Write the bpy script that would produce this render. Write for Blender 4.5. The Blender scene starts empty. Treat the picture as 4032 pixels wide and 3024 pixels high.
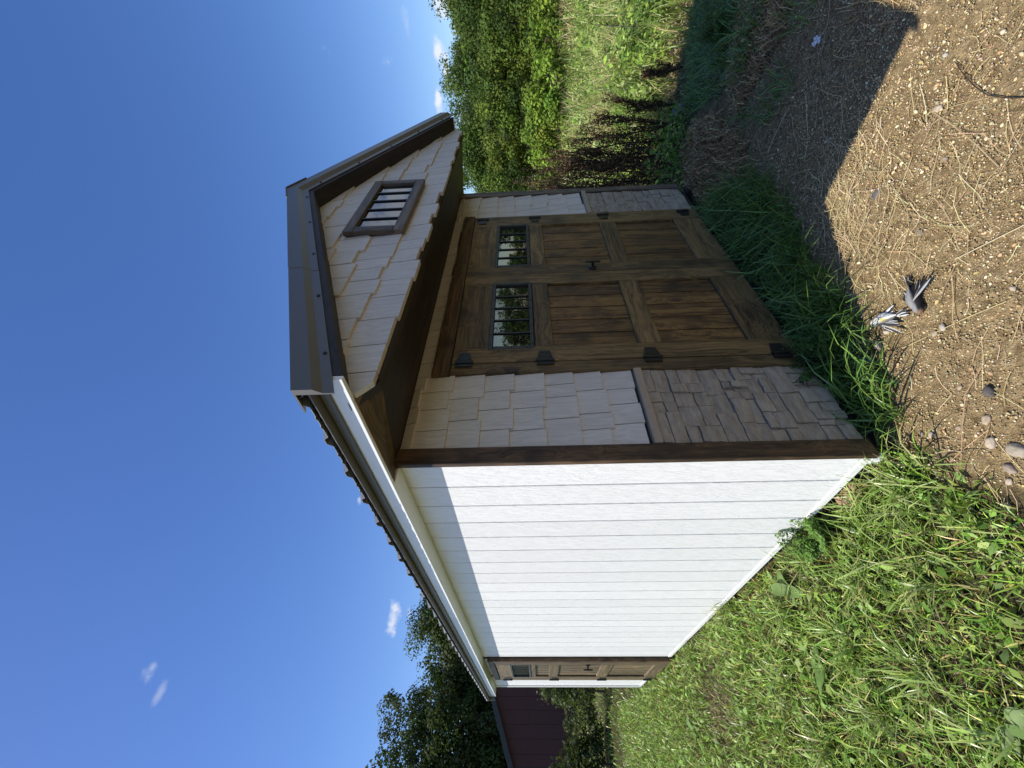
import bpy, math, random
import numpy as np
from mathutils import Matrix, Vector, noise as mnoise
RS = np.random.RandomState
rnd = random.Random(7)
scene = bpy.context.scene
COL = scene.collection

# ------------------------------------------------------------------ camera
CAM = Vector((-1.1159, -1.6709, 1.6046))
yaw, pitch, roll = 0.78, 0.0399, -0.0286
fw = Vector((math.sin(yaw) * math.cos(pitch), math.cos(yaw) * math.cos(pitch), math.sin(pitch)))
rt0 = Vector((math.cos(yaw), -math.sin(yaw), 0)); up0 = rt0.cross(fw)
rt = rt0 * math.cos(roll) + up0 * math.sin(roll)
up = -rt0 * math.sin(roll) + up0 * math.cos(roll)
cam = bpy.data.cameras.new('camera'); cam_o = bpy.data.objects.new('camera', cam); COL.objects.link(cam_o)
ax, ay, az = -up, rt, -fw            # phone held upright, picture stored lying on its side
cam_o.matrix_world = Matrix(((ax.x, ay.x, az.x, CAM.x), (ax.y, ay.y, az.y, CAM.y), (ax.z, ay.z, az.z, CAM.z), (0, 0, 0, 1)))
cam.sensor_fit = 'HORIZONTAL'; cam.sensor_width = 36; cam.lens = 36 * 1603.4 / 4032
cam.clip_start = 0.05; cam.clip_end = 3000
scene.camera = cam_o

# ------------------------------------------------------------------ light, sky, exposure
SUN_EL = math.radians(56.7); SUN_TO = Vector((-0.897, 0.442, 0)).normalized()   # horizontal direction towards the sun
sun_az = math.atan2(SUN_TO.x, SUN_TO.y)
sl = bpy.data.lights.new('sun', 'SUN'); sl.energy = 4.5; sl.angle = math.radians(0.53); sl.color = (1, 0.94, 0.84)
so = bpy.data.objects.new('sun', sl); COL.objects.link(so)
to_sun = SUN_TO * math.cos(SUN_EL) + Vector((0, 0, math.sin(SUN_EL)))
so.rotation_euler = to_sun.to_track_quat('Z', 'Y').to_euler()
scene.view_settings.view_transform = 'Standard'; scene.view_settings.look = 'None'
scene.view_settings.gamma = 1; scene.view_settings.use_curve_mapping = False
scene.view_settings.exposure = 0.45
scene.cycles.max_bounces = 5; scene.cycles.diffuse_bounces = 3; scene.cycles.glossy_bounces = 2; scene.cycles.transmission_bounces = 3

W_ = bpy.data.worlds.new('World'); scene.world = W_; W_.use_nodes = True
nt = W_.node_tree; nt.nodes.clear()
def N(nt, typ, **kw):
    n = nt.nodes.new(typ)
    for k, v in kw.items():
        if k.startswith('i_'):
            key = k[2:]; n.inputs[int(key) if key.isdigit() else key.replace('_', ' ')].default_value = v
        else: setattr(n, k, v)
    return n
sky = N(nt, 'ShaderNodeTexSky', sky_type='NISHITA', sun_disc=False, sun_elevation=SUN_EL, sun_rotation=sun_az,
        altitude=200, air_density=1.1, dust_density=0.6, ozone_density=3.0)
tc = N(nt, 'ShaderNodeTexCoord')
nz = N(nt, 'ShaderNodeTexNoise', i_Scale=16.0, i_Detail=7.0, i_Roughness=0.62)
nt.links.new(tc.outputs['Generated'], nz.inputs['Vector'])
cl_sum = None
PUFFS = [  # direction, half width, half height (radians), strength
    ((.984, .100, .153), .030, .011, .9), ((.983, .125, .141), .036, .009, .9), ((.972, .170, .162), .030, .010, .95),
    ((.989, .030, .137), .032, .014, .7), ((.962, .245, .118), .075, .012, .55), ((.975, .06, .20), .05, .012, .18),
    ((.249, .923, .292), .036, .019, 1.0), ((.450, .807, .382), .014, .008, .6), ((.134, .768, .626), .026, .013, .35),
    ((.101, .789, .607), .022, .010, .25), ((.255, .93, .262), .018, .007, .35),
    ((.88, -.36, .30), .32, .10, .75), ((.80, -.60, .10), .30, .05, .8), ((.6, -.8, .45), .25, .09, .7), ((.2, -.95, .3), .3, .07, .8),
    ((-.9, -.3, .3), .25, .06, .8), ((-.5, -.8, .25), .3, .08, .8), ((-.8, .5, .2), .2, .05, .7)]
for (c, w, h, k) in PUFFS:
    c = Vector(c).normalized(); t = Vector((0, 0, 1)).cross(c).normalized(); b = c.cross(t)
    d1 = N(nt, 'ShaderNodeVectorMath', operation='DOT_PRODUCT'); d1.inputs[1].default_value = t / w
    d2 = N(nt, 'ShaderNodeVectorMath', operation='DOT_PRODUCT'); d2.inputs[1].default_value = b / h
    d3 = N(nt, 'ShaderNodeVectorMath', operation='DOT_PRODUCT'); d3.inputs[1].default_value = c
    for d in (d1, d2, d3): nt.links.new(tc.outputs['Generated'], d.inputs[0])
    cb = N(nt, 'ShaderNodeCombineXYZ'); nt.links.new(d1.outputs['Value'], cb.inputs[0]); nt.links.new(d2.outputs['Value'], cb.inputs[1])
    ln = N(nt, 'ShaderNodeVectorMath', operation='LENGTH'); nt.links.new(cb.outputs[0], ln.inputs[0])
    m = N(nt, 'ShaderNodeMath', operation='MULTIPLY_ADD'); nt.links.new(nz.outputs['Fac'], m.inputs[0]); m.inputs[1].default_value = 3.6
    nt.links.new(ln.outputs['Value'], m.inputs[2])
    mr = N(nt, 'ShaderNodeMapRange', interpolation_type='SMOOTHSTEP'); nt.links.new(m.outputs[0], mr.inputs['Value'])
    mr.inputs['From Min'].default_value = 2.75; mr.inputs['From Max'].default_value = 1.85; mr.inputs['To Max'].default_value = k
    gt = N(nt, 'ShaderNodeMath', operation='GREATER_THAN'); nt.links.new(d3.outputs['Value'], gt.inputs[0]); gt.inputs[1].default_value = 0.3
    mm = N(nt, 'ShaderNodeMath', operation='MULTIPLY'); nt.links.new(mr.outputs[0], mm.inputs[0]); nt.links.new(gt.outputs[0], mm.inputs[1])
    if cl_sum is None: cl_sum = mm.outputs[0]
    else:
        a = N(nt, 'ShaderNodeMath', operation='MAXIMUM'); nt.links.new(cl_sum, a.inputs[0]); nt.links.new(mm.outputs[0], a.inputs[1]); cl_sum = a.outputs[0]
mix = N(nt, 'ShaderNodeMix', data_type='RGBA'); mix.inputs['B'].default_value = (5.6, 5.8, 6.1, 1)
hsv = N(nt, 'ShaderNodeHueSaturation', i_Hue=0.513, i_Saturation=1.24, i_Value=1.04); nt.links.new(sky.outputs[0], hsv.inputs['Color'])
nt.links.new(cl_sum, mix.inputs['Factor']); nt.links.new(hsv.outputs[0], mix.inputs['A'])
bg = N(nt, 'ShaderNodeBackground', i_Strength=0.117); nt.links.new(mix.outputs['Result'], bg.inputs['Color'])
wo = N(nt, 'ShaderNodeOutputWorld'); nt.links.new(bg.outputs[0], wo.inputs['Surface'])

# ------------------------------------------------------------------ materials
def new_mat(name):
    m = bpy.data.materials.new(name); m.use_nodes = True; t = m.node_tree; t.nodes.clear()
    out = N(t, 'ShaderNodeOutputMaterial'); p = N(t, 'ShaderNodeBsdfPrincipled'); t.links.new(p.outputs[0], out.inputs[0])
    return m, t, p, out
def ramp(t, src, stops):
    r = N(t, 'ShaderNodeValToRGB'); e = r.color_ramp.elements
    while len(e) < len(stops): e.new(0.5)
    for el, (pos, c) in zip(e, stops): el.position = pos; el.color = (*c, 1)
    t.links.new(src, r.inputs[0]); return r.outputs[0]
def coords(t, scale, rand=True):
    """object coordinates of a board (length along local X), shifted at random for each piece"""
    tcx = N(t, 'ShaderNodeTexCoord'); src = tcx.outputs['Object']
    if rand:
        oi = N(t, 'ShaderNodeObjectInfo'); ml = N(t, 'ShaderNodeVectorMath', operation='SCALE'); ml.inputs[0].default_value = (37, 61, 83)
        t.links.new(oi.outputs['Random'], ml.inputs['Scale'])
        ad = N(t, 'ShaderNodeVectorMath', operation='ADD'); t.links.new(src, ad.inputs[0]); t.links.new(ml.outputs[0], ad.inputs[1]); src = ad.outputs[0]
    mp = N(t, 'ShaderNodeMapping'); mp.inputs['Scale'].default_value = scale; t.links.new(src, mp.inputs[0])
    return mp.outputs[0]
def mixc(t, fac, a, b, mode='MIX'):
    m = N(t, 'ShaderNodeMix', data_type='RGBA', blend_type=mode)
    for s, v in (('Factor', fac), ('A', a), ('B', b)):
        if hasattr(v, 'is_linked') or hasattr(v, 'links'): t.links.new(v, m.inputs[s])
        elif isinstance(v, tuple): m.inputs[s].default_value = (*v, 1)
        else: m.inputs[s].default_value = v
    return m.outputs['Result']
def bump(t, p, h, strength, dist):
    b = N(t, 'ShaderNodeBump', i_Strength=strength, i_Distance=dist); t.links.new(h, b.inputs['Height']); t.links.new(b.outputs[0], p.inputs['Normal']); return b

def wood(name, c_lo, c_hi, c_dark, c_blotch, rough=0.62, knots=0.75):
    m, t, p, o = new_mat(name)
    v = coords(t, (1, 1, 1))
    warp = N(t, 'ShaderNodeTexNoise', i_Scale=3.2, i_Detail=2.0); t.links.new(v, warp.inputs['Vector'])
    sub = N(t, 'ShaderNodeVectorMath', operation='MULTIPLY_ADD'); t.links.new(warp.outputs['Color'], sub.inputs[0])
    sub.inputs[1].default_value = (0.0, .055, .055); t.links.new(v, sub.inputs[2])
    kv = N(t, 'ShaderNodeMapping'); kv.inputs['Scale'].default_value = (2.3, 5.5, 5.5); t.links.new(sub.outputs[0], kv.inputs[0])
    vo = N(t, 'ShaderNodeTexVoronoi', i_Scale=1.0); t.links.new(kv.outputs[0], vo.inputs['Vector'])
    kb = N(t, 'ShaderNodeMapRange', interpolation_type='SMOOTHSTEP'); t.links.new(vo.outputs['Distance'], kb.inputs['Value'])
    kb.inputs['From Min'].default_value = .55; kb.inputs['From Max'].default_value = .0; kb.inputs['To Max'].default_value = .055
    kc = N(t, 'ShaderNodeCombineXYZ'); t.links.new(kb.outputs[0], kc.inputs[1]); t.links.new(kb.outputs[0], kc.inputs[2])
    bent = N(t, 'ShaderNodeVectorMath', operation='ADD'); t.links.new(sub.outputs[0], bent.inputs[0]); t.links.new(kc.outputs[0], bent.inputs[1])
    mp = N(t, 'ShaderNodeMapping'); mp.inputs['Scale'].default_value = (1.8, 115, 115); t.links.new(bent.outputs[0], mp.inputs[0])
    g = N(t, 'ShaderNodeTexNoise', i_Scale=1.0, i_Detail=5.0, i_Roughness=.6); t.links.new(mp.outputs[0], g.inputs['Vector'])
    mp2 = N(t, 'ShaderNodeMapping'); mp2.inputs['Scale'].default_value = (1.1, 22, 22); t.links.new(bent.outputs[0], mp2.inputs[0])
    g2 = N(t, 'ShaderNodeTexNoise', i_Scale=1.0, i_Detail=3.0); t.links.new(mp2.outputs[0], g2.inputs['Vector'])
    c = ramp(t, g.outputs['Fac'], [(.38, c_dark), (.48, c_lo), (.60, c_hi)])
    c2 = ramp(t, g2.outputs['Fac'], [(.40, c_dark), (.58, c_hi)])
    c = mixc(t, .42, c, c2)
    bl = N(t, 'ShaderNodeTexNoise', i_Scale=4.2, i_Detail=3.0); t.links.new(v, bl.inputs['Vector'])
    blm = ramp(t, bl.outputs['Fac'], [(.52, (0, 0, 0)), (.72, (1, 1, 1))])
    c = mixc(t, blm, c, c_blotch)
    km = ramp(t, vo.outputs['Distance'], [(.03, (knots,) * 3), (.11, (.25,) * 3), (.2, (0, 0, 0))])
    c = mixc(t, km, c, c_dark)
    oi = N(t, 'ShaderNodeObjectInfo'); hs = N(t, 'ShaderNodeMapRange'); t.links.new(oi.outputs['Random'], hs.inputs['Value'])
    hs.inputs['To Min'].default_value = .72; hs.inputs['To Max'].default_value = 1.22
    sc = N(t, 'ShaderNodeVectorMath', operation='SCALE'); t.links.new(c, sc.inputs[0]); t.links.new(hs.outputs[0], sc.inputs['Scale'])
    t.links.new(sc.outputs[0], p.inputs['Base Color']); p.inputs['Roughness'].default_value = rough
    bump(t, p, g.outputs['Fac'], .35, .0015)
    return m

def painted(name, col, rough, sx, sy, bstr, bdist, var=.08, dirt=.0, contrast=(.38, .62), tone=.05):
    """embossed wood-grain board: paint colour with shallow pressed grain along local X"""
    m, t, p, o = new_mat(name)
    v = coords(t, (1, 1, 1))
    wp = N(t, 'ShaderNodeTexNoise', i_Scale=5.0, i_Detail=2.0); t.links.new(v, wp.inputs['Vector'])
    sub = N(t, 'ShaderNodeVectorMath', operation='MULTIPLY_ADD'); t.links.new(wp.outputs['Color'], sub.inputs[0]); sub.inputs[1].default_value = (0, .05, .05); t.links.new(v, sub.inputs[2])
    mp = N(t, 'ShaderNodeMapping'); mp.inputs['Scale'].default_value = (sx, sy, sy); t.links.new(sub.outputs[0], mp.inputs[0])
    g = N(t, 'ShaderNodeTexNoise', i_Scale=1.0, i_Detail=4.0, i_Roughness=.6); t.links.new(mp.outputs[0], g.inputs['Vector'])
    r = ramp(t, g.outputs['Fac'], [(contrast[0], (0, 0, 0)), (contrast[1], (1, 1, 1))])
    lo = tuple(x * (1 - var) for x in col)
    c = mixc(t, r, lo, col)
    if dirt:
        d = N(t, 'ShaderNodeTexNoise', i_Scale=2.5, i_Detail=6.0); t.links.new(v, d.inputs['Vector'])
        dm = ramp(t, d.outputs['Fac'], [(.5, (0, 0, 0)), (.75, (dirt,) * 3)])
        c = mixc(t, dm, c, tuple(x * .55 for x in col))
    oi = N(t, 'ShaderNodeObjectInfo'); hs = N(t, 'ShaderNodeMapRange'); t.links.new(oi.outputs['Random'], hs.inputs['Value'])
    hs.inputs['To Min'].default_value = 1 - tone; hs.inputs['To Max'].default_value = 1 + tone * .5
    sc = N(t, 'ShaderNodeVectorMath', operation='SCALE'); t.links.new(c, sc.inputs[0]); t.links.new(hs.outputs[0], sc.inputs['Scale'])
    t.links.new(sc.outputs[0], p.inputs['Base Color']); p.inputs['Roughness'].default_value = rough
    bump(t, p, r, bstr, bdist)
    return m

def plain(name, col, rough=.6, metal=0.0, spec=.5, noise_amt=.12, nscale=9.0, bstr=0.0):
    m, t, p, o = new_mat(name)
    v = coords(t, (1, 1, 1))
    n = N(t, 'ShaderNodeTexNoise', i_Scale=nscale, i_Detail=5.0); t.links.new(v, n.inputs['Vector'])
    c = mixc(t, n.outputs['Fac'], tuple(x * (1 - noise_amt) for x in col), tuple(min(1, x * (1 + noise_amt)) for x in col))
    t.links.new(c, p.inputs['Base Color']); p.inputs['Roughness'].default_value = rough; p.inputs['Metallic'].default_value = metal
    p.inputs['Specular IOR Level'].default_value = spec
    if bstr: bump(t, p, n.outputs['Fac'], bstr, .004)
    return m

def leafy(name, transl=.35, rough=.55, spec=.3):
    m, t, p, o = new_mat(name)
    a = N(t, 'ShaderNodeAttribute', attribute_name='Col'); t.links.new(a.outputs['Color'], p.inputs['Base Color'])
    p.inputs['Roughness'].default_value = rough; p.inputs['Specular IOR Level'].default_value = spec
    tr = N(t, 'ShaderNodeBsdfTranslucent'); br = mixc(t, .5, a.outputs['Color'], (.24, .30, .03)); t.links.new(br, tr.inputs['Color'])
    ms = N(t, 'ShaderNodeMixShader'); ms.inputs[0].default_value = transl
    t.links.new(p.outputs[0], ms.inputs[1]); t.links.new(tr.outputs[0], ms.inputs[2]); t.links.new(ms.outputs[0], o.inputs[0])
    return m

M = {}
M['door'] = wood('stained_door_wood', (.105, .064, .021), (.205, .132, .048), (.022, .012, .005), (.042, .030, .010))
M['panel'] = wood('stained_plank_wood', (.120, .060, .015), (.245, .135, .038), (.026, .012, .004), (.040, .024, .007))
M['trim'] = wood('dark_trim_wood', (.050, .027, .012), (.125, .070, .032), (.009, .005, .003), (.022, .013, .008))
M['grey_trim'] = wood('weathered_trim_wood', (.080, .062, .048), (.165, .130, .10), (.016, .012, .009), (.048, .037, .029))
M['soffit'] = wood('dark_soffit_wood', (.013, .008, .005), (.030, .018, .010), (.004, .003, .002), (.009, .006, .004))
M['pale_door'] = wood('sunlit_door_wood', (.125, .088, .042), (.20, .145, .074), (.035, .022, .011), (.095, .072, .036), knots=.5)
M['lumber'] = wood('bare_lumber', (.42, .30, .15), (.55, .40, .22), (.28, .17, .08), (.40, .29, .16), knots=.4)
M['old_lumber'] = wood('grey_lumber', (.20, .18, .16), (.32, .29, .26), (.07, .06, .05), (.16, .14, .12))
M['siding'] = painted('white_siding_paint', (.755, .75, .74), .55, 10, 60, .5, .004, var=.035, contrast=(.36, .56))
M['white'] = painted('white_trim_paint', (.80, .80, .77), .5, 3, 60, .12, .001, var=.03)
M['fascia'] = painted('white_fascia_paint', (.78, .80, .80), .5, 3, 60, .15, .001, var=.04, dirt=.25)
M['shingle'] = painted('shingle_vinyl', (.63, .585, .525), .6, 2.2, 90, .5, .0025, var=.20, dirt=.12, contrast=(.30, .62), tone=.07)
M['strip'] = plain('tan_ledge', (.34, .275, .20), .7, noise_amt=.15, nscale=20)
M['metal'] = plain('grey_roof_metal', (.135, .122, .100), .42, metal=.35, noise_amt=.08, nscale=3)
M['galv'] = plain('pale_roof_metal', (.30, .30, .29), .45, metal=.5, noise_amt=.1)
M['black'] = plain('black_iron', (.012, .014, .014), .42, metal=.2)
M['bar'] = plain('window_bar_iron', (.035, .042, .042), .45, metal=.3)
M['core'] = plain('dark_sheathing', (.028, .022, .017), .9)
M['white_core'] = plain('white_wall_core', (.75, .75, .74), .7)
M['concrete'] = plain('paver_concrete', (.36, .24, .15), .9, noise_amt=.3, nscale=40, bstr=.5)
M['barn'] = plain('maroon_siding', (.070, .016, .018), .6, noise_amt=.12, nscale=2)
M['barn_trim'] = plain('barn_gutter', (.030, .036, .042), .45, metal=.3)
M['barn_roof'] = plain('barn_roof_metal', (.12, .12, .125), .4, metal=.4)
M['leaf'] = leafy('tree_leaf', .22, .65, .15)
M['weed'] = leafy('weed_leaf', .24, .55, .25)
M['grass'] = leafy('grass_blade', .24, .36, .5)
M['dry'] = leafy('dry_stalk', .10, .8, .15)
M['pebble'] = leafy('pebble', .0, .85, .2)
M['feather'] = leafy('feather', .08, .7, .2)
M['bark'] = plain('bark', (.085, .07, .055), .9, noise_amt=.5, nscale=14, bstr=.8)
M['twig'] = plain('dark_twig', (.035, .022, .015), .9)
M['plastic'] = plain('plastic_scrap', (.30, .36, .42), .25, noise_amt=.3, nscale=60)
M['paper'] = plain('paper_scrap', (.70, .70, .68), .8)

# glass: dark room behind, strong outdoor reflection
def glass(name, col, ior, rough=.015):
    m, t, p, o = new_mat(name)
    p.inputs['Base Color'].default_value = (*col, 1); p.inputs['Roughness'].default_value = rough; p.inputs['IOR'].default_value = ior
    n = N(t, 'ShaderNodeTexNoise', i_Scale=2.0); b = N(t, 'ShaderNodeBump', i_Strength=.06, i_Distance=.01); t.links.new(n.outputs['Fac'], b.inputs['Height']); t.links.new(b.outputs[0], p.inputs['Normal'])
    return m
M['glass'] = glass('dark_window_glass', (.006, .007, .008), 2.1)

def stone_mat():
    m, t, p, o = new_mat('split_stone')
    v = coords(t, (1, 1, 1))
    n1 = N(t, 'ShaderNodeTexNoise', i_Scale=9.0, i_Detail=6.0, i_Roughness=.65, i_Distortion=.6); t.links.new(v, n1.inputs['Vector'])
    mp = N(t, 'ShaderNodeMapping'); mp.inputs['Scale'].default_value = (8, 30, 30); mp.inputs['Rotation'].default_value = (0, .4, .5); t.links.new(v, mp.inputs[0])
    n2 = N(t, 'ShaderNodeTexNoise', i_Scale=1.0, i_Detail=7.0, i_Roughness=.7); t.links.new(mp.outputs[0], n2.inputs['Vector'])
    c = ramp(t, n1.outputs['Fac'], [(.3, (.26, .215, .160)), (.5, (.35, .295, .225)), (.7, (.44, .38, .30))])
    c2 = ramp(t, n2.outputs['Fac'], [(.36, (.20, .162, .12)), (.62, (.45, .39, .305))])
    c = mixc(t, .55, c, c2)
    t.links.new(c, p.inputs['Base Color']); p.inputs['Roughness'].default_value = .9; p.inputs['Specular IOR Level'].default_value = .2
    ad = N(t, 'ShaderNodeMath', operation='ADD'); t.links.new(n1.outputs['Fac'], ad.inputs[0]); t.links.new(n2.outputs['Fac'], ad.inputs[1])
    bump(t, p, ad.outputs[0], 1.0, .014)
    return m
M['stone'] = stone_mat()

def ground_mat():
    m, t, p, o = new_mat('ground_soil')
    tcx = N(t, 'ShaderNodeTexCoord'); v = tcx.outputs['Object']
    def noi(s, d=6.0, r=.6):
        n = N(t, 'ShaderNodeTexNoise', i_Scale=s, i_Detail=d, i_Roughness=r); t.links.new(v, n.inputs['Vector']); return n.outputs['Fac']
    n1, n2, n3 = noi(2.2), noi(26.0), noi(140.0, 3.0)
    dirt = ramp(t, n2, [(.3, (.13, .090, .042)), (.5, (.295, .215, .108)), (.72, (.48, .37, .20))])
    dirt = mixc(t, ramp(t, n1, [(.4, (0, 0, 0)), (.7, (.6, .6, .6))]), dirt, (.225, .155, .073))
    vo = N(t, 'ShaderNodeTexVoronoi', i_Scale=125.0); t.links.new(v, vo.inputs['Vector'])
    peb = ramp(t, vo.outputs['Distance'], [(.22, (1, 1, 1)), (.34, (0, 0, 0))])
    sel = ramp(t, vo.outputs['Color'], [(.40, (0, 0, 0)), (.46, (1, 1, 1))])
    pm = mixc(t, 1.0, peb, sel, 'MULTIPLY')
    pc = ramp(t, vo.outputs['Color'], [(.42, (.20, .14, .09)), (.7, (.42, .33, .22)), (1, (.60, .52, .40))])
    dirt = mixc(t, pm, dirt, pc)
    turf = ramp(t, n2, [(.3, (.026, .024, .011)), (.5, (.055, .050, .022)), (.75, (.14, .105, .055))])
    a = N(t, 'ShaderNodeAttribute', attribute_name='Col')
    c = mixc(t, a.outputs['Fac'], dirt, turf)
    t.links.new(c, p.inputs['Base Color']); p.inputs['Roughness'].default_value = .95; p.inputs['Specular IOR Level'].default_value = .15
    ad = N(t, 'ShaderNodeMath', operation='ADD'); t.links.new(n2, ad.inputs[0]); t.links.new(n3, ad.inputs[1])
    ad2 = N(t, 'ShaderNodeMath', operation='ADD'); t.links.new(ad.outputs[0], ad2.inputs[0]); t.links.new(pm, ad2.inputs[1])
    bump(t, p, ad2.outputs[0], 1.0, .014)
    return m
M['ground'] = ground_mat()

# ------------------------------------------------------------------ mesh helpers
def tag(o, label=None, cat=None, group=None, kind=None):
    if label: o['label'] = label
    if cat: o['category'] = cat
    if group: o['group'] = group
    if kind: o['kind'] = kind
    return o
def link(name, me, mat, parent=None, matrix=None):
    if mat is not None and not me.materials: me.materials.append(mat if not isinstance(mat, str) else M[mat])
    o = bpy.data.objects.new(name, me); COL.objects.link(o)
    if parent is not None:              # all matrices are given in world terms; parents stand unrotated at the origin or carry their own frame
        o.parent = parent; o.matrix_parent_inverse = WM.get(parent.name, Matrix.Identity(4)).inverted()
    if matrix is not None: o.matrix_basis = matrix; WM[o.name] = matrix.copy()
    return o
WM = {}
def mk(name, V, F, mat, parent=None, R=None, origin=None, smooth=False):
    """mesh given in world/parent coordinates; R = 3x3 axes for the object's own frame"""
    mw = None
    if R is not None or origin is not None:
        R = R or Matrix.Identity(3); origin = Vector(origin or (0, 0, 0)); Ri = R.transposed()
        V = [tuple(Ri @ (Vector(v) - origin)) for v in V]; mw = Matrix.Translation(origin) @ R.to_4x4()
    me = bpy.data.meshes.new(name); me.from_pydata(V, [], F); me.update()
    if smooth: me.polygons.foreach_set('use_smooth', [True] * len(me.polygons))
    return link(name, me, mat, parent, mw)
AX = {'x': Matrix.Identity(3), 'y': Matrix(((0, -1, 0), (1, 0, 0), (0, 0, 1))), 'z': Matrix(((0, 0, -1), (0, 1, 0), (1, 0, 0)))}
def chamfer(hx, hy, hz, c):
    c = min(c, .45 * min(hx, hy, hz)); V = []; idx = {}
    for sx in (-1, 1):
        for sy in (-1, 1):
            for sz in (-1, 1):
                for k in range(3):
                    p = [sx * (hx - c), sy * (hy - c), sz * (hz - c)]; p[k] = (sx, sy, sz)[k] * (hx, hy, hz)[k]
                    idx[(sx, sy, sz, k)] = len(V); V.append(tuple(p))
    F = []
    for k in range(3):
        a, b = [(1, 2), (2, 0), (0, 1)][k]
        for s in (-1, 1):
            q = []
            for (sa, sb) in ((-1, -1), (1, -1), (1, 1), (-1, 1)):
                sg = [0, 0, 0]; sg[k] = s; sg[a] = sa; sg[b] = sb; q.append(idx[(*sg, k)])
            F.append(q if s > 0 else q[::-1])
            for s2 in (-1, 1):          # edge bevels between faces k and a
                q = []
                for sb in (-1, 1):
                    sg = [0, 0, 0]; sg[k] = s; sg[a] = s2; sg[b] = sb
                    q += [idx[(*sg, k)], idx[(*sg, a)]] if sb < 0 else [idx[(*sg, a)], idx[(*sg, k)]]
                F.append(q if s * s2 < 0 else q[::-1])
    for sx in (-1, 1):
        for sy in (-1, 1):
            for sz in (-1, 1):
                q = [idx[(sx, sy, sz, k)] for k in range(3)]; F.append(q if sx * sy * sz > 0 else q[::-1])
    return V, F
def board(name, xr, yr, zr, mat, parent=None, axis='x', c=.002, tilt=None):
    """chamfered board between ranges; object's local X runs along the board's length"""
    R = AX[axis]; ctr = Vector(((xr[0] + xr[1]) / 2, (yr[0] + yr[1]) / 2, (zr[0] + zr[1]) / 2))
    d = Vector((abs(xr[1] - xr[0]) / 2, abs(yr[1] - yr[0]) / 2, abs(zr[1] - zr[0]) / 2))
    l = R.transposed() @ d; V, F = chamfer(abs(l.x), abs(l.y), abs(l.z), c)
    me = bpy.data.meshes.new(name); me.from_pydata(V, [], F); me.update()
    R4 = R.to_4x4()
    if tilt is not None: R4 = tilt.to_4x4() @ R4
    return link(name, me, mat, parent, Matrix.Translation(ctr) @ R4)
def prism_y(poly, y0, y1):
    """polygon in (x,z), counter-clockwise seen from -y, between y0 (front) and y1 (back)"""
    n = len(poly); V = [(p[0], y0, p[1]) for p in poly] + [(p[0], y1, p[1]) for p in poly]
    F = [list(range(n)), list(range(2 * n - 1, n - 1, -1))]
    for i in range(n): j = (i + 1) % n; F.append([j, i, n + i, n + j])
    return V, F
def clip(poly, a, b, c):
    """keep a*x+b*z<=c"""
    out = []
    for i in range(len(poly)):
        p, q = poly[i], poly[(i + 1) % len(poly)]; fp, fq = a * p[0] + b * p[1] - c, a * q[0] + b * q[1] - c
        if fp <= 0: out.append(p)
        if fp * fq < 0: s = fp / (fp - fq); out.append((p[0] + s * (q[0] - p[0]), p[1] + s * (q[1] - p[1])))
    return out
def tube_arrays(pts, rads, n=7, base=0):
    V = []; F = []
    pts = [Vector(p) for p in pts]
    for i, p in enumerate(pts):
        d = (pts[min(i + 1, len(pts) - 1)] - pts[max(i - 1, 0)]).normalized()
        s = d.cross(Vector((0.31, 0.2, 0.93)) if abs(d.z) < .9 else Vector((1, 0, 0))).normalized(); u = d.cross(s)
        for k in range(n):
            a = 2 * math.pi * k / n; V.append(tuple(p + (s * math.cos(a) + u * math.sin(a)) * rads[i]))
    for i in range(len(pts) - 1):
        for k in range(n):
            k2 = (k + 1) % n; F.append([base + i * n + k, base + i * n + k2, base + (i + 1) * n + k2, base + (i + 1) * n + k])
    F.append([base + (len(pts) - 1) * n + k for k in range(n)]); F.append([base + k for k in range(n)][::-1])
    return V, F
def npmesh(name, V, F, mat, cols=None, smooth=False):
    """V (n,3), F (m,k) numpy -> mesh with per-vertex colour"""
    me = bpy.data.meshes.new(name); V = np.asarray(V, np.float32); F = np.asarray(F, np.int32); k = F.shape[1]
    me.vertices.add(len(V)); me.vertices.foreach_set('co', V.ravel())
    me.loops.add(F.size); me.loops.foreach_set('vertex_index', F.ravel())
    me.polygons.add(len(F)); me.polygons.foreach_set('loop_start', np.arange(0, F.size, k, dtype=np.int32))
    if smooth: me.polygons.foreach_set('use_smooth', np.ones(len(F), dtype=bool))
    me.update(calc_edges=True)
    if cols is not None:
        a = me.color_attributes.new('Col', 'FLOAT_COLOR', 'POINT')
        c = np.ones((len(V), 4), np.float32); c[:, :3] = np.clip(cols, 0, 1); a.data.foreach_set('color', c.ravel())
    me.materials.append(M[mat]); return me

# ------------------------------------------------------------------ terrain
def ss(a, b, x):
    t = np.clip((x - a) / (b - a), 0, 1); return t * t * (3 - 2 * t)
_pr = RS(3); _ph = _pr.rand(24, 4)
def wav(x, y, s, k0):
    z = 0
    for i in range(6):
        a = _ph[k0 + i]; th = a[0] * 6.283; f = s * (.7 + .9 * a[1]); z = z + np.sin((x * math.cos(th) + y * math.sin(th)) * f + a[2] * 6.283)
    return z / 6
def gz(x, y):
    x = np.asarray(x, float); y = np.asarray(y, float)
    z = -.12 - .27 * ss(3.0, 5.0, x) - .3 * ss(5, 12, x)
    z = z + .08 * ss(.3, -.2, x) * ss(.3, 2.5, y)
    ins = ss(-.02, .12, x) * ss(-.05, .1, y) * (1 - ss(6.0, 6.2, y)) * (1 - ss(3.3, 3.5, x))
    far = ss(8, 40, np.hypot(x, y))
    return z + .010 * wav(x, y, 5, 0) * (1 - ins) + .005 * wav(x, y, 17, 6) * (1 - ins) - .03 * ins + .5 * far * wav(x, y, .08, 12)
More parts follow.
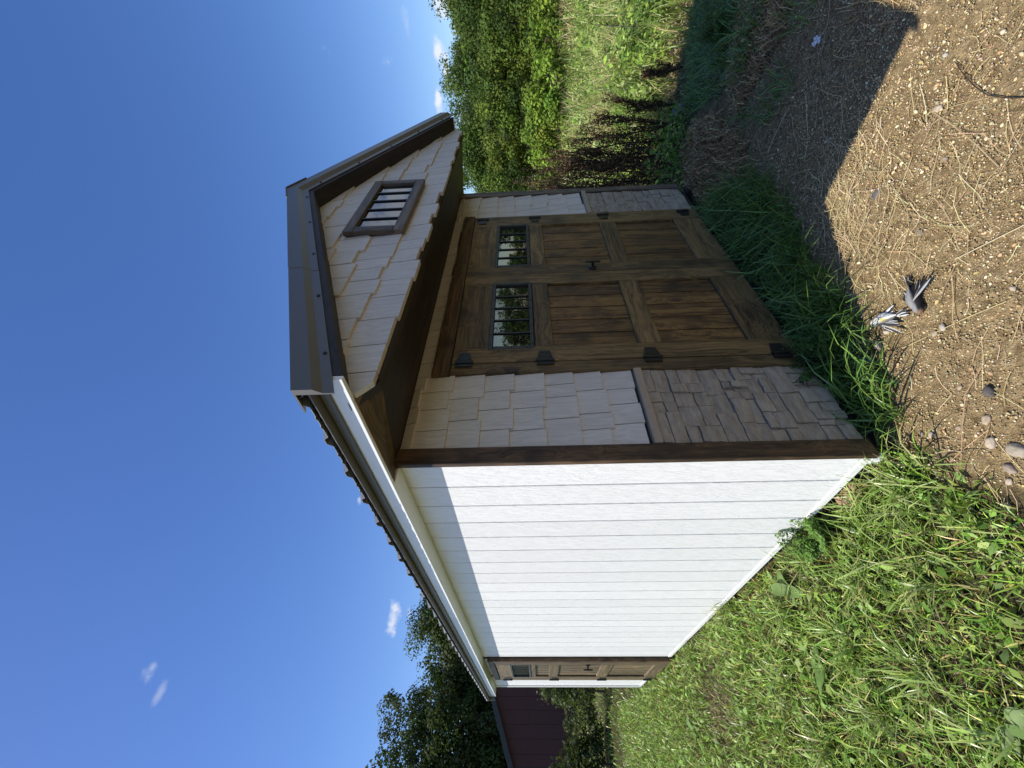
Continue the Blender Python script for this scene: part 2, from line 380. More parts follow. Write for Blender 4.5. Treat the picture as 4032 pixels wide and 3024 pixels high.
def axis_pts(lo, hi, f0, f1, st):
    a = list(np.arange(f0, f1 + 1e-6, st)); s = st; v = f1
    while v < hi: s *= 1.22; v += s; a.append(v)
    s = st; v = f0
    while v > lo: s *= 1.22; v -= s; a.insert(0, v)
    return np.array(a)
def lawn_fac(x, y):
    """1 where turf or meadow grows, 0 on the bare gravelly dirt"""
    w = .06 * wav(x, y, 9, 3)
    left = ss(-.05, .16, -(x - .05 + .55 * (-.18 - np.minimum(y, .25))) + w - .05) * 1.0
    left = np.where(y > .2, ss(.25, -.1, x), ss(-.12, .12, y + .05 + .30 * ss(-.1, -.5, x) + w - .0) * ss(.05, -.12, x))
    back = ss(6.0, 6.4, y)
    right = ss(2.9, 4.6, x)
    front = ss(-4.5, -6.5, y)
    return np.clip(np.maximum.reduce([left, back, right * .8, front * .8]), 0, 1)
gx = axis_pts(-900, 1200, -2.0, 6.0, .05); gy = axis_pts(-900, 1200, -2.6, 3.0, .05)
X, Y = np.meshgrid(gx, gy); Z = gz(X, Y)
near = (np.abs(X) < 7) & (np.abs(Y) < 7)
rr = RS(5).randn(*X.shape) * .003; Z = Z + np.where(near, rr, 0)
nx, ny = len(gx), len(gy)
ii = (np.arange(ny - 1)[:, None] * nx + np.arange(nx - 1)[None, :]).ravel()
Fg = np.stack([ii, ii + 1, ii + nx + 1, ii + nx], 1)
lf = lawn_fac(X, Y).ravel()
ground = link('ground', npmesh('ground', np.stack([X.ravel(), Y.ravel(), Z.ravel()], 1), Fg, 'ground', np.stack([lf] * 3, 1), True), None)
tag(ground, kind='structure')

# ------------------------------------------------------------------ the shed
WX, LY, H = 3.375, 6.14, 2.262          # front width, depth, height of wall under the soffit
RC, RZ, RM = WX / 2, 3.135, .412        # ridge x, ridge height, roof slope
RCOS = 1 / math.cos(math.atan(RM))
def roof_z(x): return RZ - abs(x - RC) * RM
shed = bpy.data.objects.new('storage_shed', None); COL.objects.link(shed)
tag(shed, 'white sided storage shed with brown double doors, stone wainscot and overhanging shingled gable', 'shed')

# side wall: sheathing + grooved boards
sw = board('side_wall', (.014, .05), (.01, LY - .02), (-.02, H + .01), 'core', shed, 'y')
ys = [0.0] + [.2178 + .2032 * i for i in range(40)]
ys = [y for y in ys if y < LY - .06] + [LY - .03]
DY0, DY1, DZ1 = 4.16, 5.42, 2.20
for a, b in zip(ys[:-1], ys[1:]):
    segs = []
    if b <= DY0 or a >= DY1: segs = [(a, b, .036, H)]
    elif a < DY0 < b: segs = [(a, DY0, .036, H)]
    elif a < DY1 < b: segs = [(DY1, b, .036, H)]
    else: segs = [(a, b, DZ1 + .003, H)]
    for (p, q, z0, z1) in segs:
        if q - p > .02: board('siding_board', (0, .0125), (p + .0036, q - .0036), (z0, z1), 'siding', sw, 'z', .0035)
board('base_trim', (-.006, .012), (.0, DY0), (-.004, .034), 'white', sw, 'y', .002)
board('base_trim', (-.006, .012), (DY1, LY), (-.004, .034), 'white', sw, 'y', .002)
board('corner_trim', (-.016, .03), (LY - .028, LY + .02), (-.004, H), 'white', shed, 'z')
board('wall', (WX - .05, WX - .005), (.01, LY), (-.02, H + .01), 'white_core', shed, 'y')
board('wall', (.05, WX - .05), (LY - .05, LY), (-.02, H - .03), 'white_core', shed, 'x')
# floor rim and skids
board('floor_frame', (.035, WX - .035), (.03, LY - .03), (-.075, -.022), 'core', shed, 'y')
for sx in (.06, 1.2, 2.1, WX - .14):
    board('skid', (sx, sx + .1), (.0, LY - .05), (-.22 if sx < 3 else -.34, -.078), 'core', shed, 'y')
board('skid_end', (-.004, .014), (.002, .07), (-.06, -.008), 'fascia', shed, 'y')

# front wall sheathing
fwall = board('front_wall', (.01, WX - .01), (.006, .05), (-.02, H + .02), 'core', shed, 'x')
# corner boards
board('corner_trim', (-.020, .076), (-.030, -.001), (-.006, H), 'trim', shed, 'z', .003)
board('corner_trim', (WX - .085, WX + .02), (-.030, -.001), (-.01, H), 'grey_trim', shed, 'z', .003)

# shingles: rows of vertical-grain pieces, the butts uneven
R_z = AX['z']
def shingle(x0, x1, z0, z1, y_back, parent, clips=(), lift=.017, th=.009):
    poly = [(x0, z0), (x1, z0), (x1, z1), (x0, z1)]
    for c in clips:
        poly = clip(poly, *c)
        if len(poly) < 3: return
    xs = [p[0] for p in poly]; zs = [p[1] for p in poly]
    if max(xs) - min(xs) < .012 or max(zs) - min(zs) < .012: return
    def yf(z): return y_back - th - lift * max(0.0, (z1 - z)) / (z1 - z0)
    n = len(poly); V = [(p[0], yf(p[1]), p[1]) for p in poly] + [(p[0], y_back, p[1]) for p in poly]
    F = [list(range(n)), list(range(2 * n - 1, n - 1, -1))] + [[(i + 1) % n, i, n + i, n + (i + 1) % n] for i in range(n)]
    mk('shingle', V, F, 'shingle', parent, R_z, ((min(xs) + max(xs)) / 2, y_back, (min(zs) + max(zs)) / 2))
def shingle_field(x0, x1, zrows, ztop, y_back, parent, seed, clips=(), wide=(.095, .185), stag=.020, skip=None):
    r = random.Random(seed)
    for k, z in enumerate(zrows):
        zt = min(zrows[k + 1] + .035 if k + 1 < len(zrows) else ztop, ztop)
        x = x0
        while x < x1 - .01:
            w = r.uniform(*wide)
            if x1 - (x + w) < .05: w = x1 - x
            zz = z + r.choice((0, 0, stag, stag * .6, -stag * .3)) if k else z + r.choice((0, .4, 0, .8)) * stag
            if not (skip and skip(x, x + w, zz)): shingle(x + .003, x + w - .003, zz, zt, y_back, parent, clips)
            x += w
rows = [1.004 + .1715 * i for i in range(8)]
shingle_field(.077, .602, rows, H - .002, .004, fwall, 11)
shingle_field(2.752, WX - .086, rows, H - .002, .004, fwall, 12)
shingle_field(.602, 2.752, [2.168], H - .002, .004, fwall, 13)

# stone wainscot panels: irregular ashlar, each stone its own mesh
def ashlar(x0, x1, z0, z1, r):
    out = []
    def split(a, b, c, d, depth):
        w, h = b - a, d - c
        if (w < .24 and h < .13) or (w < .34 and h < .09):
            out.append((a, b, c, d)); return
        if h > .19 or (h > .11 and w < .2 and r.random() < .6):
            s = c + h * r.uniform(.36, .64); split(a, b, c, s, depth + 1); split(a, b, s, d, depth + 1)
        else:
            s = a + w * r.uniform(.34, .66); split(a, s, c, d, depth + 1); split(s, b, c, d, depth + 1)
    split(x0, x1, z0, z1, 0); return out
def stone(a, b, c, d, r, parent):
    nx_, nz_ = (5 if b - a > .12 else 4), (4 if d - c > .07 else 3); V = []; F = []
    g = .0022; ph = r.uniform(0, 100); dep = r.uniform(.012, .026); tx, tz = r.uniform(-.05, .05), r.uniform(-.08, .08)
    for j in range(nz_):
        for i in range(nx_):
            u, w = i / (nx_ - 1), j / (nz_ - 1); x, z = a + g + (b - a - 2 * g) * u, c + g + (d - c - 2 * g) * w
            n = mnoise.noise(Vector((x * 22 + ph, z * 22, ph))); e = min(u, 1 - u, w, 1 - w) > 0
            jx = mnoise.noise(Vector((z * 30, x * 14, 3))) * .006
            jz = mnoise.noise(Vector((x * 30, 7, z * 14))) * .006
            y = -(dep + (x - (a + b) / 2) * tx + (z - (c + d) / 2) * tz + n * .0035 - (0 if e else .0035))
            V.append((x + (jx if 0 <= u <= 1 else 0), y, z + jz))
    for j in range(nz_ - 1):
        for i in range(nx_ - 1): F.append([j * nx_ + i, j * nx_ + i + 1, (j + 1) * nx_ + i + 1, (j + 1) * nx_ + i])
    per = list(range(nx_)) + [j * nx_ + nx_ - 1 for j in range(1, nz_)] + [(nz_ - 1) * nx_ + i for i in range(nx_ - 2, -1, -1)] + [j * nx_ for j in range(nz_ - 2, 0, -1)]
    base = len(V)
    for q in per: V.append((V[q][0], .005, V[q][2]))
    for k in range(len(per)): k2 = (k + 1) % len(per); F.append([per[k2], per[k], base + k, base + k2])
    mk('stone', V, F, 'stone', parent, Matrix.Identity(3), ((a + b) / 2, 0, (c + d) / 2))
def x0s(x, a, b): return abs(x - a) < .004 or abs(x - b) < .004
for (xa, xb, sd) in ((.080, .600, 4), (2.756, WX - .088, 9)):
    pn = board('stone_wainscot', (xa, xb), (-.003, .005), (.0, .953), 'core', shed, 'x', .001)
    r = random.Random(sd)
    for q in ashlar(xa, xb, .004, .952, r): stone(*q, r, pn)
    board('ledge', (xa - .003, xb + .003), (-.042, .004), (.956, 1.001), 'strip', shed, 'x', .004)

# doors --------------------------------------------------------------------------
def lathe(prof, axis_pt, axis, n=10):
    axis = Vector(axis).normalized(); s = axis.cross(Vector((.2, .3, .9)) if abs(axis.z) < .9 else Vector((1, 0, 0))).normalized(); u = axis.cross(s)
    V = []; F = []
    for (t, rr_) in prof:
        for k in range(n):
            a = 2 * math.pi * k / n; V.append(tuple(Vector(axis_pt) + axis * t + (s * math.cos(a) + u * math.sin(a)) * rr_))
    for i in range(len(prof) - 1):
        for k in range(n): k2 = (k + 1) % n; F.append([i * n + k, i * n + k2, (i + 1) * n + k2, (i + 1) * n + k])
    F.append([(len(prof) - 1) * n + k for k in range(n)]); F.append(list(range(n))[::-1])
    return V, F
def join(*parts):
    V = []; F = []
    for v, f in parts:
        b = len(V); V += list(v); F += [[b + i for i in q] for q in f]
    return V, F
def boxvf(xr, yr, zr):
    x0, x1 = sorted(xr); y0, y1 = sorted(yr); z0, z1 = sorted(zr)
    V = [(x0, y0, z0), (x1, y0, z0), (x1, y1, z0), (x0, y1, z0), (x0, y0, z1), (x1, y0, z1), (x1, y1, z1), (x0, y1, z1)]
    return V, [[0, 3, 2, 1], [4, 5, 6, 7], [0, 1, 5, 4], [1, 2, 6, 5], [2, 3, 7, 6], [3, 0, 4, 7]]
class Face:
    """maps (along, height, outward) to shed coordinates for a front or a side opening"""
    def __init__(s, kind): s.k = kind
    def rng(s, a, z, d):
        if s.k == 'front': return dict(xr=a, yr=(-d[1], -d[0]), zr=z)
        return dict(xr=(-d[1], -d[0]), yr=a, zr=z)
    def pt(s, a, z, d): return (a, -d, z) if s.k == 'front' else (-d, a, z)
    def ax(s): return 'x' if s.k == 'front' else 'y'
def hinge(face, parent, a, z, sgn, scale=1.0):
    w, h = .085 * scale, .1 * scale
    P = lambda A, Zz, D: face.pt(a + sgn * A, z + Zz, D)
    prs = []
    plate = [(.004, -h / 2), (w, -h * .32), (w, h * .32), (.004, h / 2)]
    V = [P(p[0], p[1], .047) for p in plate] + [P(p[0], p[1], .041) for p in plate]
    prs.append((V, [[0, 1, 2, 3], [7, 6, 5, 4], [1, 0, 4, 5], [2, 1, 5, 6], [3, 2, 6, 7], [0, 3, 7, 4]]))
    plate = [(-.036, -h / 2), (-.004, -h / 2), (-.004, h / 2), (-.036, h / 2)]
    V = [P(p[0], p[1], .047) for p in plate] + [P(p[0], p[1], .041) for p in plate]
    prs.append((V, [[0, 1, 2, 3], [7, 6, 5, 4], [1, 0, 4, 5], [2, 1, 5, 6], [3, 2, 6, 7], [0, 3, 7, 4]]))
    prs.append(lathe([(-h * .56, .004), (-h * .54, .0085), (h * .54, .0085), (h * .56, .004)], P(0, 0, .051), (0, 0, 1), 8))
    for (sa, sz) in ((.03, .3), (.03, -.3), (.07, .15), (.07, -.15), (-.02, .33), (-.02, -.33)):
        c0 = Vector(P(sa, sz * h, .046)); dr_ = Vector(P(sa, sz * h, .052)) - c0
        prs.append(lathe([(0, .005), (.003, .0045), (.0045, .002)], tuple(c0), dr_, 6))
    mk('hinge', *join(*prs), 'black', parent)
def t_handle(face, parent, a, z):
    P = lambda A, Zz, D: face.pt(a + A, z + Zz, D)
    out = Vector(P(0, 0, 1)) - Vector(P(0, 0, 0))
    mk('handle', *join(lathe([(.040, .030), (.048, .030), (.052, .024), (.056, .011), (.085, .009)], P(0, 0, 0), out, 12),
                       lathe([(-.058, .004), (-.055, .0075), (-.02, .0095), (.02, .0095), (.055, .0075), (.058, .004)], P(0, 0, .092), (0, 0, 1), 10)), 'black', parent)
def window(face, parent, a0, a1, z0, z1, n_bar, fw_=.026, d=.038):
    for (aa, zz, axx) in (((a0, a1), (z1 - fw_, z1), face.ax()), ((a0, a1), (z0, z0 + fw_), face.ax()),
                          ((a0, a0 + fw_), (z0 + fw_, z1 - fw_), 'z'), ((a1 - fw_, a1), (z0 + fw_, z1 - fw_), 'z')):
        board('window_frame', **face.rng(aa, zz, (.012, d + .006)), mat='bar', parent=parent, axis=axx, c=.003)
    board('pane', **face.rng((a0 + fw_ - .004, a1 - fw_ + .004), (z0 + fw_ - .004, z1 - fw_ + .004), (.020, .026)), mat='glass', parent=parent, axis=face.ax(), c=.0005)
    for i in range(n_bar):
        ac = a0 + fw_ + (a1 - a0 - 2 * fw_) * (i + 1) / (n_bar + 1)
        board('bar', **face.rng((ac - .0048, ac + .0048), (z0 + fw_, z1 - fw_), (.027, .036)), mat='bar', parent=parent, axis='z', c=.002)
    prs = []; per = []
    na, nzr = max(3, int((a1 - a0) / .085)), max(3, int((z1 - z0) / .075))
    per += [(a0 + (a1 - a0) * (i + .5) / na, z) for i in range(na) for z in (z0 + fw_ * .45, z1 - fw_ * .45)]
    per += [(a, z0 + (z1 - z0) * (i + .5) / nzr) for i in range(nzr) for a in (a0 + fw_ * .45, a1 - fw_ * .45)]
    for (a, z) in per:
        c0 = Vector(face.pt(a, z, d + .005)); out = Vector(face.pt(a, z, d + 1)) - c0
        prs.append(lathe([(0, .0065), (.004, .005), (.006, .002)], tuple(c0), out, 6))
    o = mk('rivets', *join(*prs), 'bar', parent); o['kind'] = 'stuff'
def leaf(face, a0, a1, zb, zt, st, levels, win, mat, pmat, n_plank, n_bar, parent_name='door', win_in=0.0):
    """levels: list of (z0,z1) rails from bottom; planks fill between; win = (z0,z1)"""
    back = board(parent_name, **face.rng((a0 + .004, a1 - .004), (zb + .004, zt - .004), (-.02, .004)), mat='core', parent=shed, axis='z', c=.001)
    for (p, q) in ((a0, a0 + st), (a1 - st, a1)):
        board('stile', **face.rng((p, q), (zb, zt), (.005, .040)), mat=mat, parent=back, axis='z', c=.003)
    for (z0, z1) in levels:
        board('rail', **face.rng((a0 + st + .001, a1 - st - .001), (z0, z1), (.005, .0385)), mat=mat, parent=back, axis=face.ax(), c=.003)
    edges = sorted(levels)
    for lo, hi in zip(edges[:-1], edges[1:]):
        if win and lo[1] <= (win[0] + win[1]) / 2 <= hi[0]: continue
        w = (a1 - a0 - 2 * st) / n_plank
        for i in range(n_plank):
            p = a0 + st + w * i
            board('plank', **face.rng((p + .0055, p + w - .0055), (lo[1] - .004, hi[0] + .004), (.0045, .019)), mat=pmat, parent=back, axis='z', c=.005)
    if win: window(face, back, a0 + st - .02 + win_in, a1 - st + .02 - win_in, win[0], win[1], n_bar)
    return back
FR = Face('front'); SD = Face('side')
rails = [(.018, .262), (.780, .920), (1.442, 1.556), (1.842, 2.060)]
for (a0, a1, hs, hd) in ((.688, 1.6755, .684, 1), (1.6805, 2.668, 2.672, -1)):
    lf_ = leaf(FR, a0, a1, .016, 2.060, .135, rails, (1.560, 1.846), 'door', 'panel', 5, 4)
    for z in (1.985, 1.500, .868, .135): hinge(FR, lf_, hs, z, hd)
    if hd < 0: t_handle(FR, lf_, 1.735, 1.085)
board('door_casing', (.602, .684), (-.034, .004), (-.004, 2.062), 'door', shed, 'z', .003)
board('door_casing', (2.672, 2.752), (-.034, .004), (-.004, 2.062), 'door', shed, 'z', .003)
board('door_header', (.590, 2.764), (-.044, .004), (2.064, 2.166), 'trim', shed, 'x', .003)
# side door
sd = leaf(SD, 4.255, 5.325, -.012, 2.118, .16, [(-.010, .140), (.648, .790), (1.315, 1.437), (1.615, 1.672), (1.93, 2.116)], (1.675, 1.940), 'pale_door', 'pale_door', 5, 5)
for z in (2.01, 1.36, .70, .06): hinge(SD, sd, 5.330, z, -1, 1.2)
t_handle(SD, sd, 4.40, .97)
board('door_casing', (-.048, .0), (4.165, 4.250), (-.014, 2.198), 'trim', shed, 'z', .003)
board('door_casing', (-.040, .0), (5.330, 5.412), (-.014, 2.198), 'pale_door', shed, 'z', .003)
board('door_header', (-.046, .0), (4.252, 5.328), (2.122, 2.198), 'pale_door', shed, 'y', .003)

# gable ---------------------------------------------------------------------------
GY = -.60; GB = 2.160
XL0, XL1 = -.006, -.0995
dk = .142                               # depth of the roof deck below the metal, measured straight down
mz = RZ - dk
clips = [(RM, 1, mz + RM * RC + .02), (-RM, 1, mz - RM * RC + .02)]        # under both roof slopes (tucked 2 cm into the deck)
dx, dz = XL1 - XL0, 2.245 - GB
clips.append((-dz, dx, -dz * XL0 + dx * GB) if (-dz * 1.0 + dx * 2.5) < (-dz * XL0 + dx * GB) else (dz, -dx, dz * XL0 - dx * GB))
xr0, xr1 = WX - XL0, WX - XL1; dx2 = xr1 - xr0
clips.append((-dz, dx2, -dz * xr0 + dx2 * GB) if (-dz * 1.0 + dx2 * 2.5) < (-dz * xr0 + dx2 * GB) else (dz, -dx2, dz * xr0 - dx2 * GB))
gp = [(-.2, GB + .012), (WX + .2, GB + .012), (WX + .2, 3.2), (-.2, 3.2)]
for c in clips: gp = clip(gp, *c)
gable = mk('gable', *prism_y(gp, GY + .012, GY + .05), 'core', shed)
grow = [GB + .004 + .1715 * i for i in range(6)]
GW = (1.205, 2.030, 2.315, 2.680)       # gable window outer frame
def gskip(a, b, z): return a > GW[0] + .02 and b < GW[1] - .02 and GW[2] < z < GW[3] - .18
shingle_field(-.099, WX + .099, grow, 3.2, GY + .011, gable, 21, clips, (.105, .20), .030, gskip)
FRG = Face('front')
gw = board('gable_window', (GW[0] + .01, GW[1] - .01), (GY - .012, GY - .004), (GW[2] + .01, GW[3] - .01), 'core', shed, 'x', .001)
t_ = .062
for (xx, zz, axx) in (((GW[0], GW[1]), (GW[3] - t_, GW[3]), 'x'), ((GW[0], GW[1]), (GW[2], GW[2] + t_), 'x'),
                      ((GW[0], GW[0] + t_), (GW[2] + t_ + .001, GW[3] - t_ - .001), 'z'), ((GW[1] - t_, GW[1]), (GW[2] + t_ + .001, GW[3] - t_ - .001), 'z')):
    board('window_frame', xx, (GY - .044, GY - .012), zz, 'grey_trim', gw, axx, .003)
board('pane', (GW[0] + t_ - .003, GW[1] - t_ + .003), (GY - .024, GY - .018), (GW[2] + t_ - .003, GW[3] - t_ + .003), 'glass', gw, 'x', .0005)
for i in range(4):
    xc = GW[0] + t_ + (GW[1] - GW[0] - 2 * t_) * (i + 1) / 5
    board('bar', (xc - .006, xc + .006), (GY - .033, GY - .025), (GW[2] + t_, GW[3] - t_), 'black', gw, 'z', .002)

# soffit under the gable: boards from the wall head down to the gable foot
nb = 4
for i in range(nb):
    f0, f1 = i / nb, (i + 1) / nb
    ya, yb = GY + .012 + (-.002 - GY - .012) * f0 + .001, GY + .012 + (-.002 - GY - .012) * f1 - .001
    za, zb_ = GB + .016 + (H + .002 - GB - .016) * f0, GB + .016 + (H + .002 - GB - .016) * f1
    V = [(.001, ya, za), (WX - .001, ya, za), (WX - .001, yb, zb_), (.001, yb, zb_)]
    V += [(v[0], v[1], v[2] + .014) for v in V]
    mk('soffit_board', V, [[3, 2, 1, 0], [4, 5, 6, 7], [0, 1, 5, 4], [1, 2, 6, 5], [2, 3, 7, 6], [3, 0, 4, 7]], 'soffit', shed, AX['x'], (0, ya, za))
for sgn in (0, 1):
    X_ = (lambda x: x) if sgn == 0 else (lambda x: WX - x)
    V = [(X_(-.002), GY + .012, GB + .014), (X_(-.002), -.001, H), (X_(-.104), -.001, 2.252), (X_(-.104), GY + .012, 2.243)]
    V += [(v[0], v[1], v[2] + .012) for v in V]
    F = [[0, 1, 2, 3], [7, 6, 5, 4], [1, 0, 4, 5], [2, 1, 5, 6], [3, 2, 6, 7], [0, 3, 7, 4]]
    if sgn == 0: F = [f[::-1] for f in F]
    mk('soffit_return', V, F, 'trim', shed, AX['y'], (X_(0), 0, 2.2))

# roof ------------------------------------------------------------------------------
RY0, RY1 = -.735, LY + .14
def slope_extrude(profile, x0, x1, side):
    """closed profile of (y, h) swept down one slope from x0 (eave) to x1; h is square to the slope"""
    V = []
    for x in (x0, x1):
        for (y, h) in profile:
            V.append((x if side == 0 else WX - x, y, roof_z(x) + h * RCOS))
    n = len(profile); F = [list(range(n)), list(range(2 * n - 1, n - 1, -1))]
    for i in range(n): j = (i + 1) % n; F.append([j, i, n + i, n + j])
    if side: F = [f[::-1] for f in F]
    return V, F
RS_ = {}
ang = math.atan(RM)
RSL = [Matrix.Rotation(-ang, 3, 'Y'), Matrix.Rotation(ang, 3, 'Y')]
roof = None
for side in (0, 1):
    prof = [(RY0 + .022, -.004), (RY1 - .02, -.004), (RY1 - .02, -dk / RCOS), (RY0 + .022, -dk / RCOS)]
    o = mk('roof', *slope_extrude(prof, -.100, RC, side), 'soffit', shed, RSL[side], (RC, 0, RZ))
    if side == 0: roof = o
    # metal panels, ribbed
    y = RY0 + .010
    k = 0
    while y < RY1 - .01:
        y2 = min(y + .9144, RY1 - .004); top = []; yy = y
        while yy < y2 - .02:
            c = yy + .06
            for (o_, h) in ((0, 0), (.028, 0), (.043, .019), (.071, .019), (.086, 0), (.138, 0), (.144, .004), (.152, .004), (.158, 0), (.188, 0), (.194, .004), (.202, .004), (.208, 0)):
                if yy + o_ < y2 - .001: top.append((yy + o_, h + .004))
            yy += .2286
        top.append((y2 - .001, .004))
        prof = top + [(p[0], p[1] - .0022) for p in top[::-1]]
        V, F = slope_extrude(prof[::-1], -.182 - .003 * (k % 2), RC, side)
        n = len(prof); F = F[2:]
        m_ = len(top)
        for i in range(m_ - 1):
            F += [[i, i + 1, n - 2 - i, n - 1 - i][::-1], [n + i, n + i + 1, 2 * n - 2 - i, 2 * n - 1 - i]]
        mk('roof_panel', V, F, 'galv', roof, None)
        y = y2; k += 1
    # rake trims front and rear
    fp = [(RY0 + .11, .026), (RY0 - .004, .026), (RY0 - .004, -.040), (RY0 + .014, -.068), (RY0 + .014, -.104), (RY0 + .020, -.104), (RY0 + .020, -.06), (RY0 + .020, .020), (RY0 + .11, .020)]
    segs = [(-.194, .62), (.618, RC)] if side == 0 else [(-.194, RC)]
    for k, (a, b) in enumerate(segs):
        q = [(p[0] - (.0015 if k else 0), p[1] + (.001 if k else 0)) for p in fp]
        mk('rake_trim', *slope_extrude(q, a, b, side), 'metal', shed, None)
    bp = [(LY - p[0] + RY0 + .14 - RY0 - 0, p[1]) for p in []]
    rp = [(RY1 - .11, .026), (RY1 - .11, .020), (RY1 - .02, .020), (RY1 - .02, -.104), (RY1 - .010, -.104), (RY1 + .004, -.04), (RY1 + .004, .026)]
    mk('rake_trim', *slope_extrude(rp, -.168, RC, side), 'metal', shed, None)
    # eave: painted fascia, dark drip edge, white soffit
    X_ = (lambda x: x) if side == 0 else (lambda x: WX - x)
    xr = lambda a, b: tuple(sorted((X_(a), X_(b))))
    board('fascia_board', xr(-.121, -.101), (RY0 + .024, RY1 - .022), (2.247, 2.372), 'fascia', shed, 'y', .002)
    board('drip_edge', xr(-.132, -.1225), (RY0 + .024, RY1 - .022), (2.312, 2.3485), 'metal', shed, 'y', .002)
    board('eave_shade_plate', xr(-.174, -.1228), (RY0 + .026, RY1 - .024), (2.3495, 2.3560), 'metal', shed, 'y', .001)  # plate added under the panel lip to cast a straight shadow on the fascia
    board('eave_soffit', xr(-.1005, -.001), (.001, RY1 - .03), (2.248, 2.2605), 'white', shed, 'y', .001)
# ridge cap
V = []; hs = [(-.17, .03), (0, .032), (.17, .03)]
for y in (RY0 - .012, RY1 + .012):
    for (dx_, h) in hs: V.append((RC + dx_, y, roof_z(RC + dx_) + h * RCOS))
    for (dx_, h) in hs[::-1]: V.append((RC + dx_, y, roof_z(RC + dx_) + (h - .006) * RCOS))
F = [[i, i + 1, 4 - i, 5 - i] for i in (0, 1)] + [[6 + 5 - i, 6 + 4 - i, 6 + i + 1, 6 + i] for i in (0, 1)] + [[(i + 1) % 6, i, 6 + i, 6 + (i + 1) % 6] for i in range(6)]
mk('ridge_cap', V, F, 'metal', shed)
# screws on the front rake trim
for side in (0, 1):
    for s in np.linspace(.06, RC - .08, 5):
        x = float(s) - .05; xx = x if side == 0 else WX - x
        mk('screw', *lathe([(0, .008), (.004, .007), (.007, .003)], (xx, RY0 + .014, roof_z(x) - .09 * RCOS), (0, -1, 0), 6), 'black', shed)
# rear gable closes the loft
gp2 = [(0, H - .02), (WX, H - .02), (RC, RZ - dk + .02)]
mk('rear_gable', *prism_y(gp2, LY - .04, LY - .002), 'white_core', shed)

# ------------------------------------------------------------------ red barn beyond the lawn
BY = 22.0; bx0, bx1 = -.64, 9.6; brc = (bx0 + bx1) / 2; bze = 2.72; brm = .36
barn = bpy.data.objects.new('red_barn', None); COL.objects.link(barn); barn.location = (brc, BY, -.1)
WM['red_barn'] = Matrix.Translation(barn.location)
tag(barn, 'maroon barn with dark gutter trim behind the shrubs at the end of the lawn', 'barn')
def bz(x): return bze + (brc - bx0 - abs(x - brc)) * brm
bw = mk('wall', *prism_y([(bx0, -.3), (bx1, -.3), (bx1, bze), (brc, bz(brc)), (bx0, bze)], BY + .03, BY + 12), 'barn', barn)
x = bx0; pw = .50
while x < bx1 - .02:
    q = min(x + pw, bx1)
    for (z0, top) in ((-.28, 2.02), (2.03, None)):
        zt0, zt1 = (top, top) if top else (bz(x) - .01, bz(q) - .01)
        mk('wall_panel', *prism_y([(x + .006, z0), (q - .006, z0), (q - .006, zt1), (x + .006, zt0)], BY, BY + .028), 'barn', bw)
    x = q
for sgn in (0, 1):
    X_ = (lambda x: x) if sgn == 0 else (lambda x: bx0 + bx1 - x)
    for nm, (o0, o1, h0, h1, mt) in dict(roof=(-.35, 12.3, .05, .16, 'barn_roof'), rake_board=(-.40, -.352, -.06, .15, 'barn_trim')).items():
        V = []
        for yv in (BY + o0, BY + o1):
            for (xv, hv) in ((bx0 - .3, h0), (brc, h0), (brc, h1), (bx0 - .3, h1)):
                V.append((X_(xv), yv, bze + (xv - bx0) * brm + hv))
        F = [[0, 1, 2, 3], [7, 6, 5, 4], [1, 0, 4, 5], [2, 1, 5, 6], [3, 2, 6, 7], [0, 3, 7, 4]]
        mk(nm, V, [f[::-1] for f in F] if sgn else F, mt, barn)
    board('gutter', tuple(sorted((X_(bx0 - .40), X_(bx0 - .30)))), (BY - .36, BY + 12), (bze - .10, bze + .04), 'barn_trim', barn, 'y', .02)
    board('corner_trim', tuple(sorted((X_(bx0 - .02), X_(bx0 + .10)))), (BY - .02, BY + .02), (-.3, bze), 'barn_trim', barn, 'z', .01)

# ------------------------------------------------------------------ foliage tools
def rand_unit(r, n):
    v = r.randn(n, 3); return v / np.linalg.norm(v, axis=1, keepdims=True)
def leaf_quads(P, Nrm, L, Wd, r):
    """pointed leaves (two triangles) at P facing Nrm"""
    n = len(P); t = np.cross(Nrm, rand_unit(r, n)); t /= np.linalg.norm(t, axis=1, keepdims=True) + 1e-9; b = np.cross(Nrm, t)
    L = np.asarray(L)[:, None]; Wd = np.asarray(Wd)[:, None]
    V = np.stack([P - t * L * .5, P + b * Wd * .5 - t * L * .05 + Nrm * L * .06, P + t * L * .5 - Nrm * L * .10, P - b * Wd * .5 - t * L * .05 + Nrm * L * .06], 1).reshape(-1, 3)
    i = np.arange(n)[:, None] * 4
    F = np.concatenate([i + np.array([[0, 1, 3]]), i + np.array([[1, 2, 3]])], 1).reshape(-1, 3)
    return V, F
